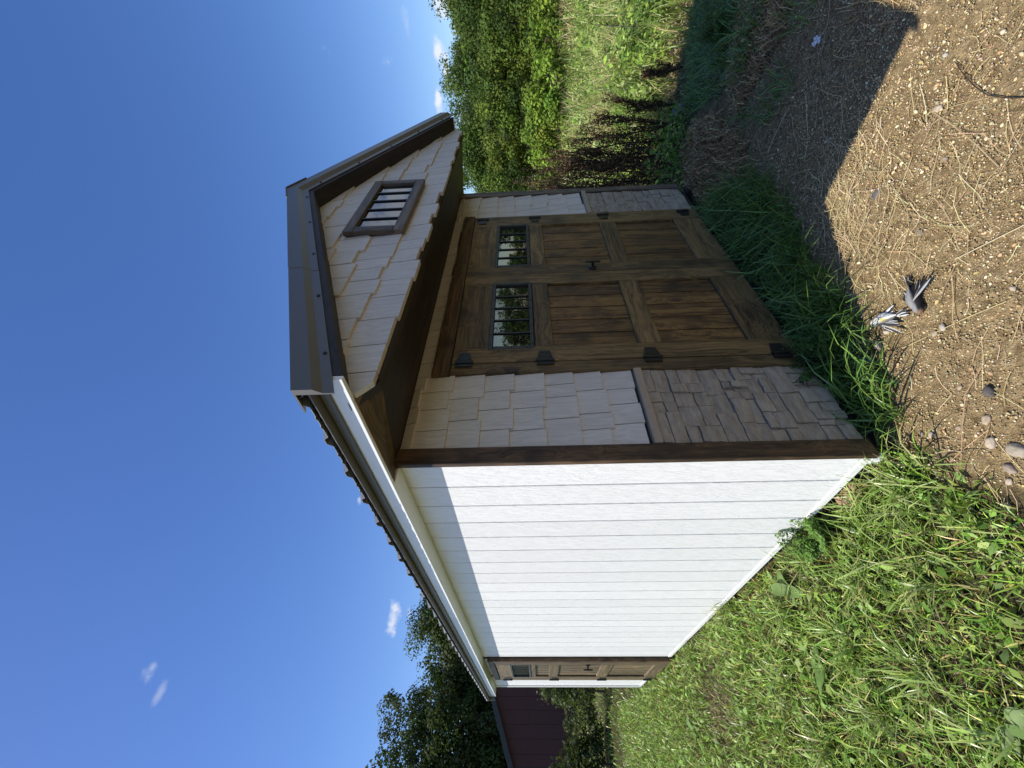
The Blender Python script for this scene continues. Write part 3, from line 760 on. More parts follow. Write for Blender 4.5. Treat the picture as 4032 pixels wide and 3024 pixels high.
def blades(P, H_, Wd, az, lean, curl, col, r, tipcol=None):
    """grass blades: three segments, bending over"""
    n = len(P); H_ = np.asarray(H_)[:, None]; Wd = np.asarray(Wd)[:, None]; lean = np.asarray(lean)[:, None]; curl = np.asarray(curl)[:, None]
    d = np.stack([np.cos(az), np.sin(az), 0 * az], 1); s = np.stack([-np.sin(az), np.cos(az), 0 * az], 1)
    tw = (r.rand(n, 1) - .5) * 2.2; s = s * np.cos(tw) + d * np.sin(tw)
    out = []; p = P.copy(); a = lean.copy(); ws = (1, .85, .55, 0)
    for k in range(4):
        if k < 3: out += [p - s * Wd * ws[k] * .5, p + s * Wd * ws[k] * .5]
        else: out += [p]
        p = p + (d * np.sin(a) + np.array([[0, 0, 1.]]) * np.cos(a)) * H_ / 3; a = a + curl
    V = np.stack(out, 1).reshape(-1, 3); i = np.arange(n)[:, None] * 7
    F = np.concatenate([i + np.array([[q]]).reshape(1, 3) for q in ((0, 1, 3), (0, 3, 2), (2, 3, 5), (2, 5, 4), (4, 5, 6))], 1).reshape(-1, 3)
    C = np.repeat(col, 7, 0)
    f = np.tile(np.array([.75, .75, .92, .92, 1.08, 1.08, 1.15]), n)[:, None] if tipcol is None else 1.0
    return V, F, C * f
def gather(parts):
    V = []; F = []; C = []; b = 0
    for v, f, c in parts: V.append(v); F.append(f + b); C.append(c); b += len(v)
    return np.concatenate(V), np.concatenate(F), np.concatenate(C)
def pal(r, n, cols, jit=.18):
    cols = np.array(cols); c = cols[r.randint(0, len(cols), n)]; return c * (1 + jit * r.randn(n, 1)) * (1 + .06 * r.randn(n, 3))

# ------------------------------------------------------------------ trees
def crown_arrays(r, centre, rad, n_cl, n_leaf, lsize, cols, low=.0, gap=.0):
    """clumps spread through an uneven ellipsoid, leaves spread through each clump"""
    u = rand_unit(r, n_cl); u[:, 2] = np.where(u[:, 2] < -.75 + low, -u[:, 2] * .5, u[:, 2])
    f = .38 + .62 * r.rand(n_cl) ** .55
    lump = 1 + .22 * np.sin(u[:, 0] * 3.1 + r.rand() * 6) * np.cos(u[:, 2] * 4 + r.rand() * 6) + .10 * r.randn(n_cl)
    cc = centre + u * rad * (f * lump)[:, None]
    cr = (.23 + .20 * r.rand(n_cl)) * min(rad)
    cidx = np.repeat(np.arange(n_cl), n_leaf); n = len(cidx)
    w = rand_unit(r, n) * (r.rand(n, 1) ** .28); w[:, 2] *= .78
    P = cc[cidx] + w * cr[cidx][:, None]
    nr = w + .42 * rand_unit(r, n) + np.array([[0, 0, .25]]); nr /= np.linalg.norm(nr, axis=1, keepdims=True)
    L = lsize * (.7 + .6 * r.rand(n)); V, F = leaf_quads(P, nr, L, L * (.55 + .2 * r.rand(n)), r)
    cb = pal(r, n_cl, cols, .16)[cidx] * (1 + .14 * r.randn(n, 1))
    return V, F, np.repeat(cb, 4, 0), cc
def tree(name, label, group, base, height, rad, seed, cols, n_cl=90, n_leaf=110, lsize=.16, trunk_r=.16, crown_low=.30, cat='tree', lean=(0, 0)):
    r = RS(seed); x, y = base; z = float(gz(x, y)); t = bpy.data.objects.new(name, None); COL.objects.link(t)
    t.location = (x, y, z); tag(t, label, cat, group); WM[t.name] = Matrix.Identity(4)
    c0 = np.array([lean[0], lean[1], height * (crown_low + (1 - crown_low) * .5)]); rd = np.array([rad, rad * (.85 + .3 * r.rand()), height * (1 - crown_low) * .52])
    V, F, C, cc = crown_arrays(r, c0, rd, n_cl, n_leaf, lsize, cols)
    parts = []
    top = Vector((lean[0] * .8, lean[1] * .8, height * .8)); mid = Vector((lean[0] * .25 + r.randn() * .15, lean[1] * .25 + r.randn() * .15, height * .38))
    parts.append(tube_arrays([(0, 0, -.15), (0.02, 0, .25), mid, (mid + top) / 2 + Vector((r.randn() * .2, r.randn() * .2, 0)), top], [trunk_r * 1.35, trunk_r, trunk_r * .75, trunk_r * .45, trunk_r * .12], 8))
    for k in range(9):
        e = Vector(cc[r.randint(len(cc))]); s = Vector((0, 0, -.0)).lerp(mid, 1) if k % 2 else (mid + top) / 2
        s = Vector((s.x * 1, s.y, max(height * .2, min(s.z, e.z - .1 * height)))); m_ = s.lerp(e, .5) + Vector((r.randn() * .15, r.randn() * .15, .12 * height * .3))
        parts.append(tube_arrays([s, m_, e], [trunk_r * .42, trunk_r * .25, trunk_r * .06], 5))
    Vt, Ft = join(*parts)
    me = bpy.data.meshes.new('trunk'); me.from_pydata(Vt, [], Ft); me.update(); me.materials.append(M['bark'])
    for nm, m_ in (('trunk', me), ('crown', npmesh('crown', V, F, 'leaf', C))):
        o = bpy.data.objects.new(nm, m_); COL.objects.link(o); o.parent = t
    return t
G_WOOD = [(0.055, 0.094, 0.016), (0.072, 0.119, 0.020), (0.043, 0.078, 0.018), (0.083, 0.128, 0.025)]
G_YEL = [(0.101, 0.148, 0.020), (0.122, 0.166, 0.025), (0.085, 0.131, 0.020)]
G_DK = [(0.041, 0.071, 0.019), (0.055, 0.088, 0.025), (0.071, 0.099, 0.030), (0.050, 0.069, 0.027)]
G_BR = [(0.150, 0.236, 0.026), (0.185, 0.264, 0.035), (0.122, 0.203, 0.026)]
grp = 'woodland trees beyond the meadow'
spots = [(47, -5.5, 8.2, 4.2), (52, .5, 8.6, 4.4), (46, 4.4, 7.4, 3.6), (54, 8.2, 9.6, 4.6), (49, 12.2, 9.0, 4.2), (55, 16.5, 10.0, 4.8), (50, 21, 9.5, 4.6), (58, 4.5, 9.8, 4.6), (60, 12.5, 10.4, 5.0), (56, -4, 10.5, 5), (48, 26, 9.2, 4.6), (50, -12, 9.5, 5), (52, -20, 10, 5)]
for i, (x, y, h, rd) in enumerate(spots):
    tree('woodland_tree', 'dense deciduous tree in the woodland row beyond the weedy meadow', grp, (x, y), h + .6, rd, 100 + i, G_WOOD if i % 3 else G_WOOD[:1] + G_DK, 72, 175, .27, .2, .06)
front = [(36, .8, 5.0, 2.3), (35, 4.6, 5.6, 2.5), (37, 8.2, 5.4, 2.5), (34, 11.6, 6.0, 2.6), (38, 14.6, 6.0, 2.8), (33, -3.2, 5.2, 2.4), (37, 19, 6.2, 3.0)]
for i, (x, y, h, rd) in enumerate(front):
    tree('willow_tree', ('pale yellow-green tree standing in front of the woodland row', 'mid-green tree between the pale yellow-green trees before the woodland')[i % 2], ('pale trees before the woodland', 'mid-green trees before the woodland')[i % 2], (x, y), h, rd, 130 + i, G_YEL if i % 2 == 0 else G_WOOD + G_YEL, 62, 180, .19, .14, .04)
tree('ash_tree', 'taller open-crowned tree rising above the woodland beside the meadow', None, (24.5, -1.75), 5.9, 2.0, 150, G_WOOD, 70, 110, .15, .12, .22)
shr = [(19.5, -2.6, 1.75, 1.3), (20.5, -.4, 1.95, 1.4), (18.8, 1.7, 2.0, 1.4), (20.2, 3.9, 2.15, 1.5), (18.6, 5.9, 2.1, 1.4), (21.5, 8.2, 2.2, 1.6)]
for i, (x, y, h, rd) in enumerate(shr):
    tree('meadow_shrub', 'bright green leafy shrub along the far edge of the meadow', 'bright green shrubs edging the meadow', (x, y), h, rd, 160 + i, G_BR, 46, 90, .14, .03, .0, 'shrub')
# behind the shed, above the barn
tree('tall_tree', 'broad dark tree rising behind the shed roof', None, (9.2, 39), 13.4, 3.6, 170, G_DK + G_WOOD[:1], 210, 150, .24, .3, .05)
tree('slender_tree', 'thin feathery tree with sparse top behind the maroon barn', None, (2.3, 37), 14.3, 2.3, 171, G_DK, 120, 100, .20, .22, .10)
tree('bushy_tree', 'dense shaded tree between the feathery tree and the broad tree', None, (5.6, 40), 12.2, 3.3, 172, G_DK, 200, 140, .24, .25, .0)
tree('edge_tree', 'dark leaning tree beside the feathery tree over the barn', None, (-.8, 38), 12.9, 2.9, 173, G_DK, 170, 120, .22, .22, .04)
tree('back_tree', 'large shaded tree far behind the barn roof', None, (14.5, 46), 12.5, 4.5, 174, G_DK, 150, 130, .30, .3, .05)
tree('low_tree', 'low dense tree filling the gap above the barn gutter', None, (2.2, 41), 9.0, 3.4, 175, G_DK, 170, 130, .26, .2, .0)
tree('thicket_tree', 'rounded dark tree at the barn corner below the leaning tree', None, (-2.2, 42), 9.5, 3.6, 176, G_DK, 170, 130, .26, .2, .0)
for i, (x, y, h, rd) in enumerate([(.55, 10.9, 1.55, .75), (-.75, 11.2, 1.25, .62), (1.75, 11.6, 1.75, .9), (-1.9, 11.7, 1.5, .8)]):
    tree('barn_shrub', ('dark twiggy shrub at the foot of the maroon barn wall'), 'shaded shrubs before the barn', (x, y), h, rd, 180 + i, [(.030, .048, .014), (.044, .062, .02), (.075, .10, .035)], 60, 60, .075, .025, .0, 'shrub')
# trees across the yard, mirrored in the door glass
for i, (x, y, h, rd) in enumerate([(58, -33, 4.4, 2.6), (54, -41, 6.4, 3.0), (66, -36, 5.0, 3), (48, -46, 7.0, 3.6), (62, -26, 4.6, 2.8), (40, -50, 8, 3.8), (70, -46, 8.5, 4.5)]):
    tree('yard_tree', 'tree across the yard mirrored in the door windows', 'trees mirrored in the door windows', (x, y), h, rd, 190 + i, G_WOOD, 80, 90, .30, .2, .05)

# ------------------------------------------------------------------ lawn, meadow and shade grass
def scatter(r, n, xr, yr, fac=None):
    P = np.stack([xr[0] + (xr[1] - xr[0]) * r.rand(n), yr[0] + (yr[1] - yr[0]) * r.rand(n)], 1)
    if fac is not None: P = P[r.rand(n) < fac(P[:, 0], P[:, 1])]
    return np.column_stack([P, gz(P[:, 0], P[:, 1]) - .004])
def off_shed(x, y): return ~((x > -.005) & (x < WX) & (y > .02) & (y < LY + .02))
def in_poly(px, py, poly):
    ins = np.zeros(len(px), bool); n = len(poly)
    for i in range(n):
        (x1, y1), (x2, y2) = poly[i], poly[(i + 1) % n]
        c = ((y1 > py) != (y2 > py)); xi = (x2 - x1) * (py - y1) / (y2 - y1 + 1e-12) + x1; ins ^= c & (px < xi)
    return ins
LAWN = [(0.175, 0.329, 0.031), (0.224, 0.388, 0.043), (0.281, 0.437, 0.060), (0.140, 0.266, 0.028), (0.374, 0.460, 0.105), (0.468, 0.412, 0.127)]
DEAD = [(0.299, 0.230, 0.127), (0.230, 0.172, 0.098), (0.172, 0.127, 0.069), (0.345, 0.276, 0.161)]
r = RS(31)
def deadness(x, y):
    a = np.exp(-(((x + .55) / .30) ** 2 + ((y - 3.0) / .40) ** 2)) + .8 * np.exp(-(((x + .15) / .12) ** 2 + ((y - 1.15) / .22) ** 2)) + .5 * np.exp(-(((x + .75) / .2) ** 2 + ((y - .45) / .25) ** 2))
    return np.clip(a + .30 * ss(.25, .7, wav(x, y, 4, 9) + .15) + .12, 0, 1)
parts = []
for (n, xr, yr, hh, ww) in ((30000, (-3.0, .10), (-.25, 3.0), (.06, .15), (.0045, .0105)), (46000, (-4.0, .02), (3.0, 9.0), (.06, .14), (.005, .010)), (36000, (-5, 7.0), (6.2, 21.5), (.07, .17), (.009, .02)), (9000, (-9, -3), (-2, 9), (.06, .15), (.008, .014))):
    P = scatter(r, n, xr, yr, lambda x, y: lawn_fac(x, y) * off_shed(x, y)); m = len(P)
    dd = deadness(P[:, 0], P[:, 1]); isd = r.rand(m) < dd * .8
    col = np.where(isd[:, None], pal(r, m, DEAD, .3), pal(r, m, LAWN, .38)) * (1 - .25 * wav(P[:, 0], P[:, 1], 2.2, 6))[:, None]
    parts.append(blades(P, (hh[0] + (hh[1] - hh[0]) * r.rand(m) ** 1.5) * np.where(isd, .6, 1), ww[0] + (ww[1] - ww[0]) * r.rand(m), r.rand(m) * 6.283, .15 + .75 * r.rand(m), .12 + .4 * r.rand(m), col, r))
tag(link('lawn_grass', npmesh('lawn_grass', *gather(parts)[:2], 'grass', gather(parts)[2]), None), 'short sunlit lawn grass beside the white shed wall', 'grass', kind='stuff')
# long blades near the corner and along the wall foot
parts = []
tufts = [(-.03, .12, 60), (-.06, .30, 60), (-.12, .05, 50), (-.20, .42, 70), (-.34, .60, 80), (-.10, .95, 50), (-.45, .25, 60), (-.02, 2.15, 60), (-.05, 2.3, 50), (-.55, .95, 70), (-.30, 1.4, 60), (-.75, .55, 70), (-.85, .95, 80), (-.95, .35, 50), (-.6, 1.7, 60), (-.15, 3.4, 40), (-.95, 1.5, 60), (-.22, .12, 40), (-.30, -.08, 25), (-.12, -.12, 20)]
for (tx, ty, k) in tufts:
    q = np.array([tx, ty]) + r.randn(k, 2) * (.035 + .02 * r.rand()); z = gz(q[:, 0], q[:, 1]) - .005
    parts.append(blades(np.column_stack([q, z]), .12 + .22 * r.rand(k), .006 + .006 * r.rand(k), r.rand(k) * 6.283, .2 + .7 * r.rand(k), .25 + .45 * r.rand(k), pal(r, k, [(.15, .25, .034), (.20, .31, .05), (.27, .37, .09), (.30, .33, .11)]), r))
G = gather(parts); tag(link('long_grass', npmesh('long_grass', G[0], G[1], 'grass', G[2]), None), 'long arching grass blades along the foot of the white wall', 'grass', kind='stuff')
# broad little leaves between the grass
P = scatter(r, 22000, (-3, .06), (-.2, 7), lambda x, y: lawn_fac(x, y) * off_shed(x, y) * (1 - deadness(x, y))); m = len(P); P[:, 2] += .015 + .06 * r.rand(m)
nr = rand_unit(r, m) * .6 + np.array([[0, 0, 1]]); nr /= np.linalg.norm(nr, axis=1, keepdims=True)
L = .018 + .06 * r.rand(m) ** 2.2; V, F = leaf_quads(P, nr, L, L * .5, r); C = np.repeat(pal(r, m, [(.15, .26, .036), (.23, .35, .065), (.11, .20, .033), (.28, .38, .11)]), 4, 0)
tag(link('lawn_weeds', npmesh('lawn_weeds', V, F, 'weed', C), None), 'small broad-leaved weeds growing through the lawn', 'weeds', kind='stuff')

# shaded grass before the doors and by the meadow edge
DOORG = [(2.80, -.02), (.12, .03), (.08, -.12), (.22, -.22), (.50, -.30), (.90, -.38), (1.25, -.42), (1.55, -.58), (1.98, -.58), (2.42, -.38)]
RG_A = [(5.2, -1.5), (5.1, -1.0), (4.6, -.55), (4.1, -.5), (3.12, -.84), (2.72, -1.05), (2.66, -1.35), (2.74, -1.75), (4.2, -2.2)]
RG_B = [(2.43, -.72), (2.08, -.90), (2.00, -1.14), (2.25, -1.22), (2.42, -1.0), (2.66, -.77)]
RG_C = [(2.38, -1.31), (2.02, -1.35), (2.2, -1.7), (2.6, -1.6)]
SH = [(0.100, 0.206, 0.041), (0.132, 0.251, 0.054), (0.080, 0.170, 0.035), (0.170, 0.287, 0.064)]
parts = []
for (poly, dens, h0, h1, w0, w1) in ((DOORG, 4200, .12, .36, .005, .011), (RG_A, 1500, .10, .30, .006, .013), (RG_B, 1500, .08, .22, .004, .008), (RG_C, 1100, .08, .2, .004, .008)):
    xs = [p[0] for p in poly]; ys_ = [p[1] for p in poly]; A = (max(xs) - min(xs)) * (max(ys_) - min(ys_)); n = int(A * dens)
    P = scatter(r, n, (min(xs), max(xs)), (min(ys_), max(ys_)))
    thin = np.clip(.75 + .8 * wav(P[:, 0], P[:, 1], 8, 2), .3, 1)
    P = P[in_poly(P[:, 0] + .05 * wav(P[:, 0], P[:, 1], 30, 0), P[:, 1] + .05 * wav(P[:, 1], P[:, 0], 26, 3), poly) & (P[:, 1] < -.012) & (r.rand(n) < thin)]; m = len(P)
    parts.append(blades(P, h0 + (h1 - h0) * r.rand(m) ** 1.6, w0 + (w1 - w0) * r.rand(m), r.rand(m) * 6.283, .2 + .7 * r.rand(m), .2 + .45 * r.rand(m), pal(r, m, SH), r))
# long wide blades arching over the dirt by the corner
for (tx, ty, k, az0) in ((.52, -.08, 10, -1.2), (.30, -.08, 16, -1.0), (.68, -.12, 12, -1.4), (.18, -.08, 12, -1.3), (1.1, -.18, 18, -1.5), (1.75, -.3, 20, -1.4), (2.2, -.22, 18, -1.2), (.95, -.12, 16, -1.9)):
    q = np.array([tx, ty]) + r.randn(k, 2) * .05; q[:, 1] = np.minimum(q[:, 1], -.04); z = gz(q[:, 0], q[:, 1]) - .005
    parts.append(blades(np.column_stack([q, z]), .24 + .24 * r.rand(k), .009 + .007 * r.rand(k), az0 + r.randn(k) * .8, .35 + .5 * r.rand(k), .28 + .35 * r.rand(k), pal(r, k, SH), r))
G = gather(parts); tag(link('shade_grass', npmesh('shade_grass', G[0], G[1], 'grass', G[2]), None), 'dark green grass growing in the shade before the double doors', 'grass', kind='stuff')

# meadow: tall pale grass with leafy stems
def meadow_fac(x, y): return ss(4.7, 6.2, x + .35 * wav(x, y, 2.5, 5)) * (1 - ss(20, 24, x))
P = np.concatenate([scatter(r, 16000, (4.8, 10), (-4, 5.5), meadow_fac), scatter(r, 20000, (10, 22), (-6, 11), meadow_fac)]); m = len(P); wv = wav(P[:, 0], P[:, 1], 1.1, 8)
tan = r.rand(m) < np.clip(.30 + 1.2 * wv, .03, .85)
col = np.where(tan[:, None], pal(r, m, [(.46, .38, .17), (.54, .46, .23), (.40, .35, .13)]), pal(r, m, [(.19, .28, .045), (.24, .33, .06), (.14, .22, .04), (.32, .36, .10)]))
hgt = (.35 + .55 * r.rand(m)) * (.65 + .5 * ss(5, 9, P[:, 0])) * (1 + .3 * wv)
sc_ = 1 + .8 * ss(8, 18, P[:, 0])
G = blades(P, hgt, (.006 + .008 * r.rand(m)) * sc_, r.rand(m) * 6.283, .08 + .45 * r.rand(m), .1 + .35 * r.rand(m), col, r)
tag(link('meadow_grass', npmesh('meadow_grass', G[0], G[1], 'grass', G[2]), None), 'tall pale sunlit meadow grass beyond the shed corner', 'grass', kind='stuff')
P = np.concatenate([scatter(r, 2100, (5.0, 17), (-4, 8), meadow_fac), scatter(r, 150, (3.55, 5.4), (-.45, 1.3))]); m = len(P); k = 24
hs_ = (.4 + .6 * r.rand(m)) * np.where(P[:, 0] < 5.2, .5, 1) * (.8 + .35 * wav(P[:, 0], P[:, 1], 1.5, 2)); u = r.rand(m, k); ldir = np.column_stack([r.randn(m, 2) * .15, np.ones(m)])
Q = (P[:, None, :] + ldir[:, None, :] * (u * hs_[:, None])[:, :, None] + np.concatenate([r.randn(m, k, 2) * .07, r.randn(m, k, 1) * .03], 2)).reshape(-1, 3); nn = len(Q)
nr = rand_unit(r, nn) * .7 + np.array([[-.2, 0, .8]]); nr /= np.linalg.norm(nr, axis=1, keepdims=True)
L = np.repeat((.05 + .09 * r.rand(m) ** 1.5) * np.where(P[:, 0] < 5.6, .55, 1), k) * (.6 + .7 * r.rand(nn)); V, F = leaf_quads(Q, nr, L, L * np.repeat(.3 + .4 * r.rand(m), k), r)
C = np.repeat(np.repeat(pal(r, m, [(.18, .30, .04), (.25, .37, .06), (.12, .22, .035), (.32, .38, .12)]), k, 0) * (1 + .12 * r.randn(nn, 1)), 4, 0)
tag(link('meadow_weeds', npmesh('meadow_weeds', V, F, 'weed', C), None), 'leafy green weeds growing among the meadow grass', 'weeds', kind='stuff')

# dead, dark seed-headed weeds beside the shed corner
def dead_weed(x, y, h, seed, label, group):
    r = RS(seed); z = float(gz(x, y)); t = bpy.data.objects.new('dead_weed', None); COL.objects.link(t); t.location = (x, y, z); tag(t, label, 'weed', group); WM[t.name] = Matrix.Identity(4)
    top = Vector((r.randn() * .10, r.randn() * .10, h)); mid = top * .5 + Vector((r.randn() * .04, r.randn() * .04, 0))
    prs = [tube_arrays([(0, 0, -.03), mid, top], [.011, .008, .003], 6)]; ends = [(mid, top)]
    for k in range(26):
        f = .03 + .80 * r.rand(); s = Vector((0, 0, 0)).lerp(mid, f * 2) if f < .5 else mid.lerp(top, f * 2 - 1)
        a = r.rand() * 6.283; l = h * (.16 + .26 * r.rand()) * (1.15 - f * .6); e = s + Vector((math.cos(a) * l * .30, math.sin(a) * l * .30, l))
        prs.append(tube_arrays([s, s.lerp(e, .5) + Vector((math.cos(a), math.sin(a), 0)) * l * .08, e], [.005, .0035, .0015], 4)); ends.append((s.lerp(e, .15), e))
    st = mk('stem', *join(*prs), 'twig', t)
    st.matrix_parent_inverse = Matrix.Identity(4)
    Q = []
    for (s, e) in ends:
        k = 44; f = r.rand(k) ** .7; Q.append(np.array(s)[None] * (1 - f[:, None]) + np.array(e)[None] * f[:, None] + r.randn(k, 3) * .017)
    Q = np.concatenate(Q); L = .014 + .022 * r.rand(len(Q)); V, F = leaf_quads(Q, rand_unit(r, len(Q)), L, L * .7, r)
    C = np.repeat(pal(r, len(Q), [(.080, .045, .026), (.12, .070, .040), (.045, .028, .018), (.17, .11, .065)]), 4, 0)
    o = bpy.data.objects.new('seed_heads', npmesh('seed_heads', V, F, 'dry', C)); COL.objects.link(o); o.parent = t; o['kind'] = 'stuff'
for i, (x, y, h) in enumerate([(3.95, .20, 1.50), (4.25, .42, 1.75), (4.05, .02, 1.15), (4.5, .30, 1.95), (4.35, -.05, 1.45), (4.75, .10, 1.75), (4.6, -.25, 1.15), (4.95, .40, 2.0), (3.75, .30, 1.4), (4.2, .75, 1.6), (5.2, -.1, 1.35), (4.95, -.42, .95), (4.45, .12, 1.6), (4.15, .22, 1.3), (4.7, -.08, 1.3), (5.1, .2, 1.5)]):
    k = 0 if h > 1.7 else 1 if h > 1.32 else 2
    dead_weed(x, y, h, 300 + i, ('tallest dark brown dead weed stalk rising above the others by the shed corner', 'middling dark brown dead weed stalk in the clump by the shed corner', 'short dark brown dead weed stalk at the foot of the clump by the shed corner')[k], ('tall', 'middling', 'short')[k] + ' dead weed stalks by the shed corner')
dead_weed(5.0, -.78, .55, 330, 'short dead brown weed clump standing alone at the meadow edge', None)

# tall leafy weeds and ferny weeds
def stem_weed(name, label, group, x, y, h, seed, n, ll, lw, cols, spread=.16, cat='weed'):
    r = RS(seed); z = float(gz(x, y)); t = bpy.data.objects.new(name, None); COL.objects.link(t); t.location = (x, y, z); tag(t, label, cat, group); WM[t.name] = Matrix.Identity(4)
    tx, ty = r.randn(2) * .10 * h; st = mk('stem', *tube_arrays([(0, 0, -.02), (tx * .3, ty * .3, h * .5), (tx, ty, h)], [.008, .006, .003], 6), 'bark', t); st.matrix_parent_inverse = Matrix.Identity(4)
    f = .08 + .92 * np.arange(n) / n; az = np.arange(n) * 2.4 + r.randn(n) * .3; P = np.stack([tx * f ** 1.5, ty * f ** 1.5, h * f], 1)
    V, F, C = blades(P, ll * (1.1 - .55 * f) * (.8 + .4 * r.rand(n)), np.full(n, lw), az, .75 + .35 * r.rand(n), .22 + .2 * r.rand(n), pal(r, n, cols), r)
    # leaves widest in the middle
    V = V.reshape(n, 7, 3); mid = (V[:, 0] + V[:, 1]) / 2; V[:, 0] = mid + (V[:, 0] - mid) * .25; V[:, 1] = mid + (V[:, 1] - mid) * .25; V = V.reshape(-1, 3)
    o = bpy.data.objects.new('leaves', npmesh('leaves', V, F, 'weed', C)); COL.objects.link(o); o.parent = t
for i, (x, y, h) in enumerate([(6.3, -1.05, 1.0), (6.0, -1.35, .8), (6.7, -.85, .75)]):
    stem_weed('tall_weed', 'tall green weed with long drooping leaves standing in the meadow edge', 'tall leafy weeds in the meadow edge', x, y, h, 350 + i, 34, .24, .04, [(.075, .13, .03), (.10, .16, .045), (.06, .11, .03)])
def ferny(label, x, y, h, seed, cols, n=16):
    r = RS(seed); z = float(gz(x, y)); t = bpy.data.objects.new('ferny_weed', None); COL.objects.link(t); t.location = (x, y, z); tag(t, label, 'weed'); WM[t.name] = Matrix.Identity(4)
    prs = []; Q = []; Nn = []
    for k in range(n):
        a = r.rand() * 6.283; el = .5 + .9 * r.rand(); l = h * (.6 + .5 * r.rand()); d = Vector((math.cos(a) * math.cos(el), math.sin(a) * math.cos(el), math.sin(el)))
        e = d * l; prs.append(tube_arrays([(0, 0, 0), e * .55 + Vector((0, 0, .02)), e], [.003, .002, .0008], 4)); s = d.cross(Vector((0, 0, 1))).normalized()
        for f in np.linspace(.25, 1, 12):
            for sg in (-1, 1):
                w = .30 * l * (1.15 - f) + .012
                for q in (.3, .55, .8, 1.0): Q.append(tuple(e * f + Vector((0, 0, .02 * math.sin(f * 3))) + s * sg * w * q + d * w * q * .5)); Nn.append(tuple(Vector((0, 0, 1)) + d * .3))
    st = mk('stem', *join(*prs), 'bark', t); st.matrix_parent_inverse = Matrix.Identity(4)
    Q = np.array(Q) + r.randn(len(Q), 3) * .005; Nn = np.array(Nn) + r.randn(len(Nn), 3) * .3; Nn /= np.linalg.norm(Nn, axis=1, keepdims=True)
    L = .018 + .014 * r.rand(len(Q)); V, F = leaf_quads(Q, Nn, L, L * .42, r)
    o = bpy.data.objects.new('leaves', npmesh('leaves', V, F, 'weed', np.repeat(pal(r, len(Q), cols), 4, 0))); COL.objects.link(o); o.parent = t
ferny('bright ferny ragweed plant growing against the white wall', -.06, .72, .24, 360, [(.10, .20, .03), (.13, .24, .045)], 22)
ferny('ferny ragweed growing at the foot of the stone panel by the door', .60, -.10, .26, 361, [(.06, .13, .03), (.08, .15, .035)], 20)
ferny('ferny weed in the shaded grass beside the meadow', 3.4, -1.25, .30, 362, [(.08, .15, .025), (.10, .18, .03)], 22)
# broad dock leaves in the lawn
def dock(label, x, y, seed, n, ll, col):
    r = RS(seed); V = []; F = []; C = []
    for k in range(n):
        a = r.rand() * 6.283; l = ll * (.6 + .5 * r.rand()); el = .25 + .6 * r.rand(); nseg = 6; b = len(V); d = np.array([math.cos(a), math.sin(a)]); s = np.array([-d[1], d[0]]); p = np.array([0., 0, .01])
        for i in range(nseg + 1):
            f = i / nseg; w = l * .24 * math.sin(math.pi * min(1, .06 + f * .94)) ** .8 + .002; el2 = el - f * 1.0
            for sg in (-1, 0, 1): V.append((p[0] + s[0] * w * sg, p[1] + s[1] * w * sg, p[2] + .25 * w * abs(sg) + .004 * math.sin(9 * f + sg))); C.append(np.array(col) * (1 + .1 * r.randn()) * (1.25 if sg == 0 else 1))
            p = p + np.array([d[0] * math.cos(el2), d[1] * math.cos(el2), math.sin(el2)]) * l / nseg; p[2] = max(p[2], .006)
        for i in range(nseg):
            for sg in (0, 1): q = b + i * 3 + sg; F.append((q, q + 1, q + 4, q + 3))
    o = link('dock_plant', npmesh('dock_plant', np.array(V), np.array(F), 'weed', np.array(C), True), None); o.location = (x, y, float(gz(x, y)) + .02); tag(o, label, 'weed'); return o
dock('broad grey-green dock leaves lying low at the lawn edge', -.95, .30, 370, 4, .13, (.18, .25, .10))
dock('broad glossy dock leaves in the lawn beside the ferny ragweed', -.20, 1.22, 371, 5, .15, (.13, .20, .06))
dock('rosette of broad leaves in the open lawn', -.62, 1.25, 372, 6, .13, (.11, .19, .045))
dock('wide-leaved rosette in the lawn beyond the dead patch', -.7, 3.9, 373, 6, .15, (.12, .20, .05))

# ------------------------------------------------------------------ gravel, straw, stones
def dirt_fac(x, y): return np.clip(1 - 1.15 * lawn_fac(x, y), 0, 1) * ((y < .0) | (x < 0))
OCT_V = np.array([(1, 0, 0), (-1, 0, 0), (0, 1, 0), (0, -1, 0), (0, 0, 1), (0, 0, -1)], float); OCT_F = np.array([(0, 2, 4), (2, 1, 4), (1, 3, 4), (3, 0, 4), (2, 0, 5), (1, 2, 5), (3, 1, 5), (0, 3, 5)])
ph_ = (1 + 5 ** .5) / 2
ICO_V = np.array([(-1, ph_, 0), (1, ph_, 0), (-1, -ph_, 0), (1, -ph_, 0), (0, -1, ph_), (0, 1, ph_), (0, -1, -ph_), (0, 1, -ph_), (ph_, 0, -1), (ph_, 0, 1), (-ph_, 0, -1), (-ph_, 0, 1)]) / math.sqrt(1 + ph_ ** 2)
ICO_F = np.array([(0, 11, 5), (0, 5, 1), (0, 1, 7), (0, 7, 10), (0, 10, 11), (1, 5, 9), (5, 11, 4), (11, 10, 2), (10, 7, 6), (7, 1, 8), (3, 9, 4), (3, 4, 2), (3, 2, 6), (3, 6, 8), (3, 8, 9), (4, 9, 5), (2, 4, 11), (6, 2, 10), (8, 6, 7), (9, 8, 1)])
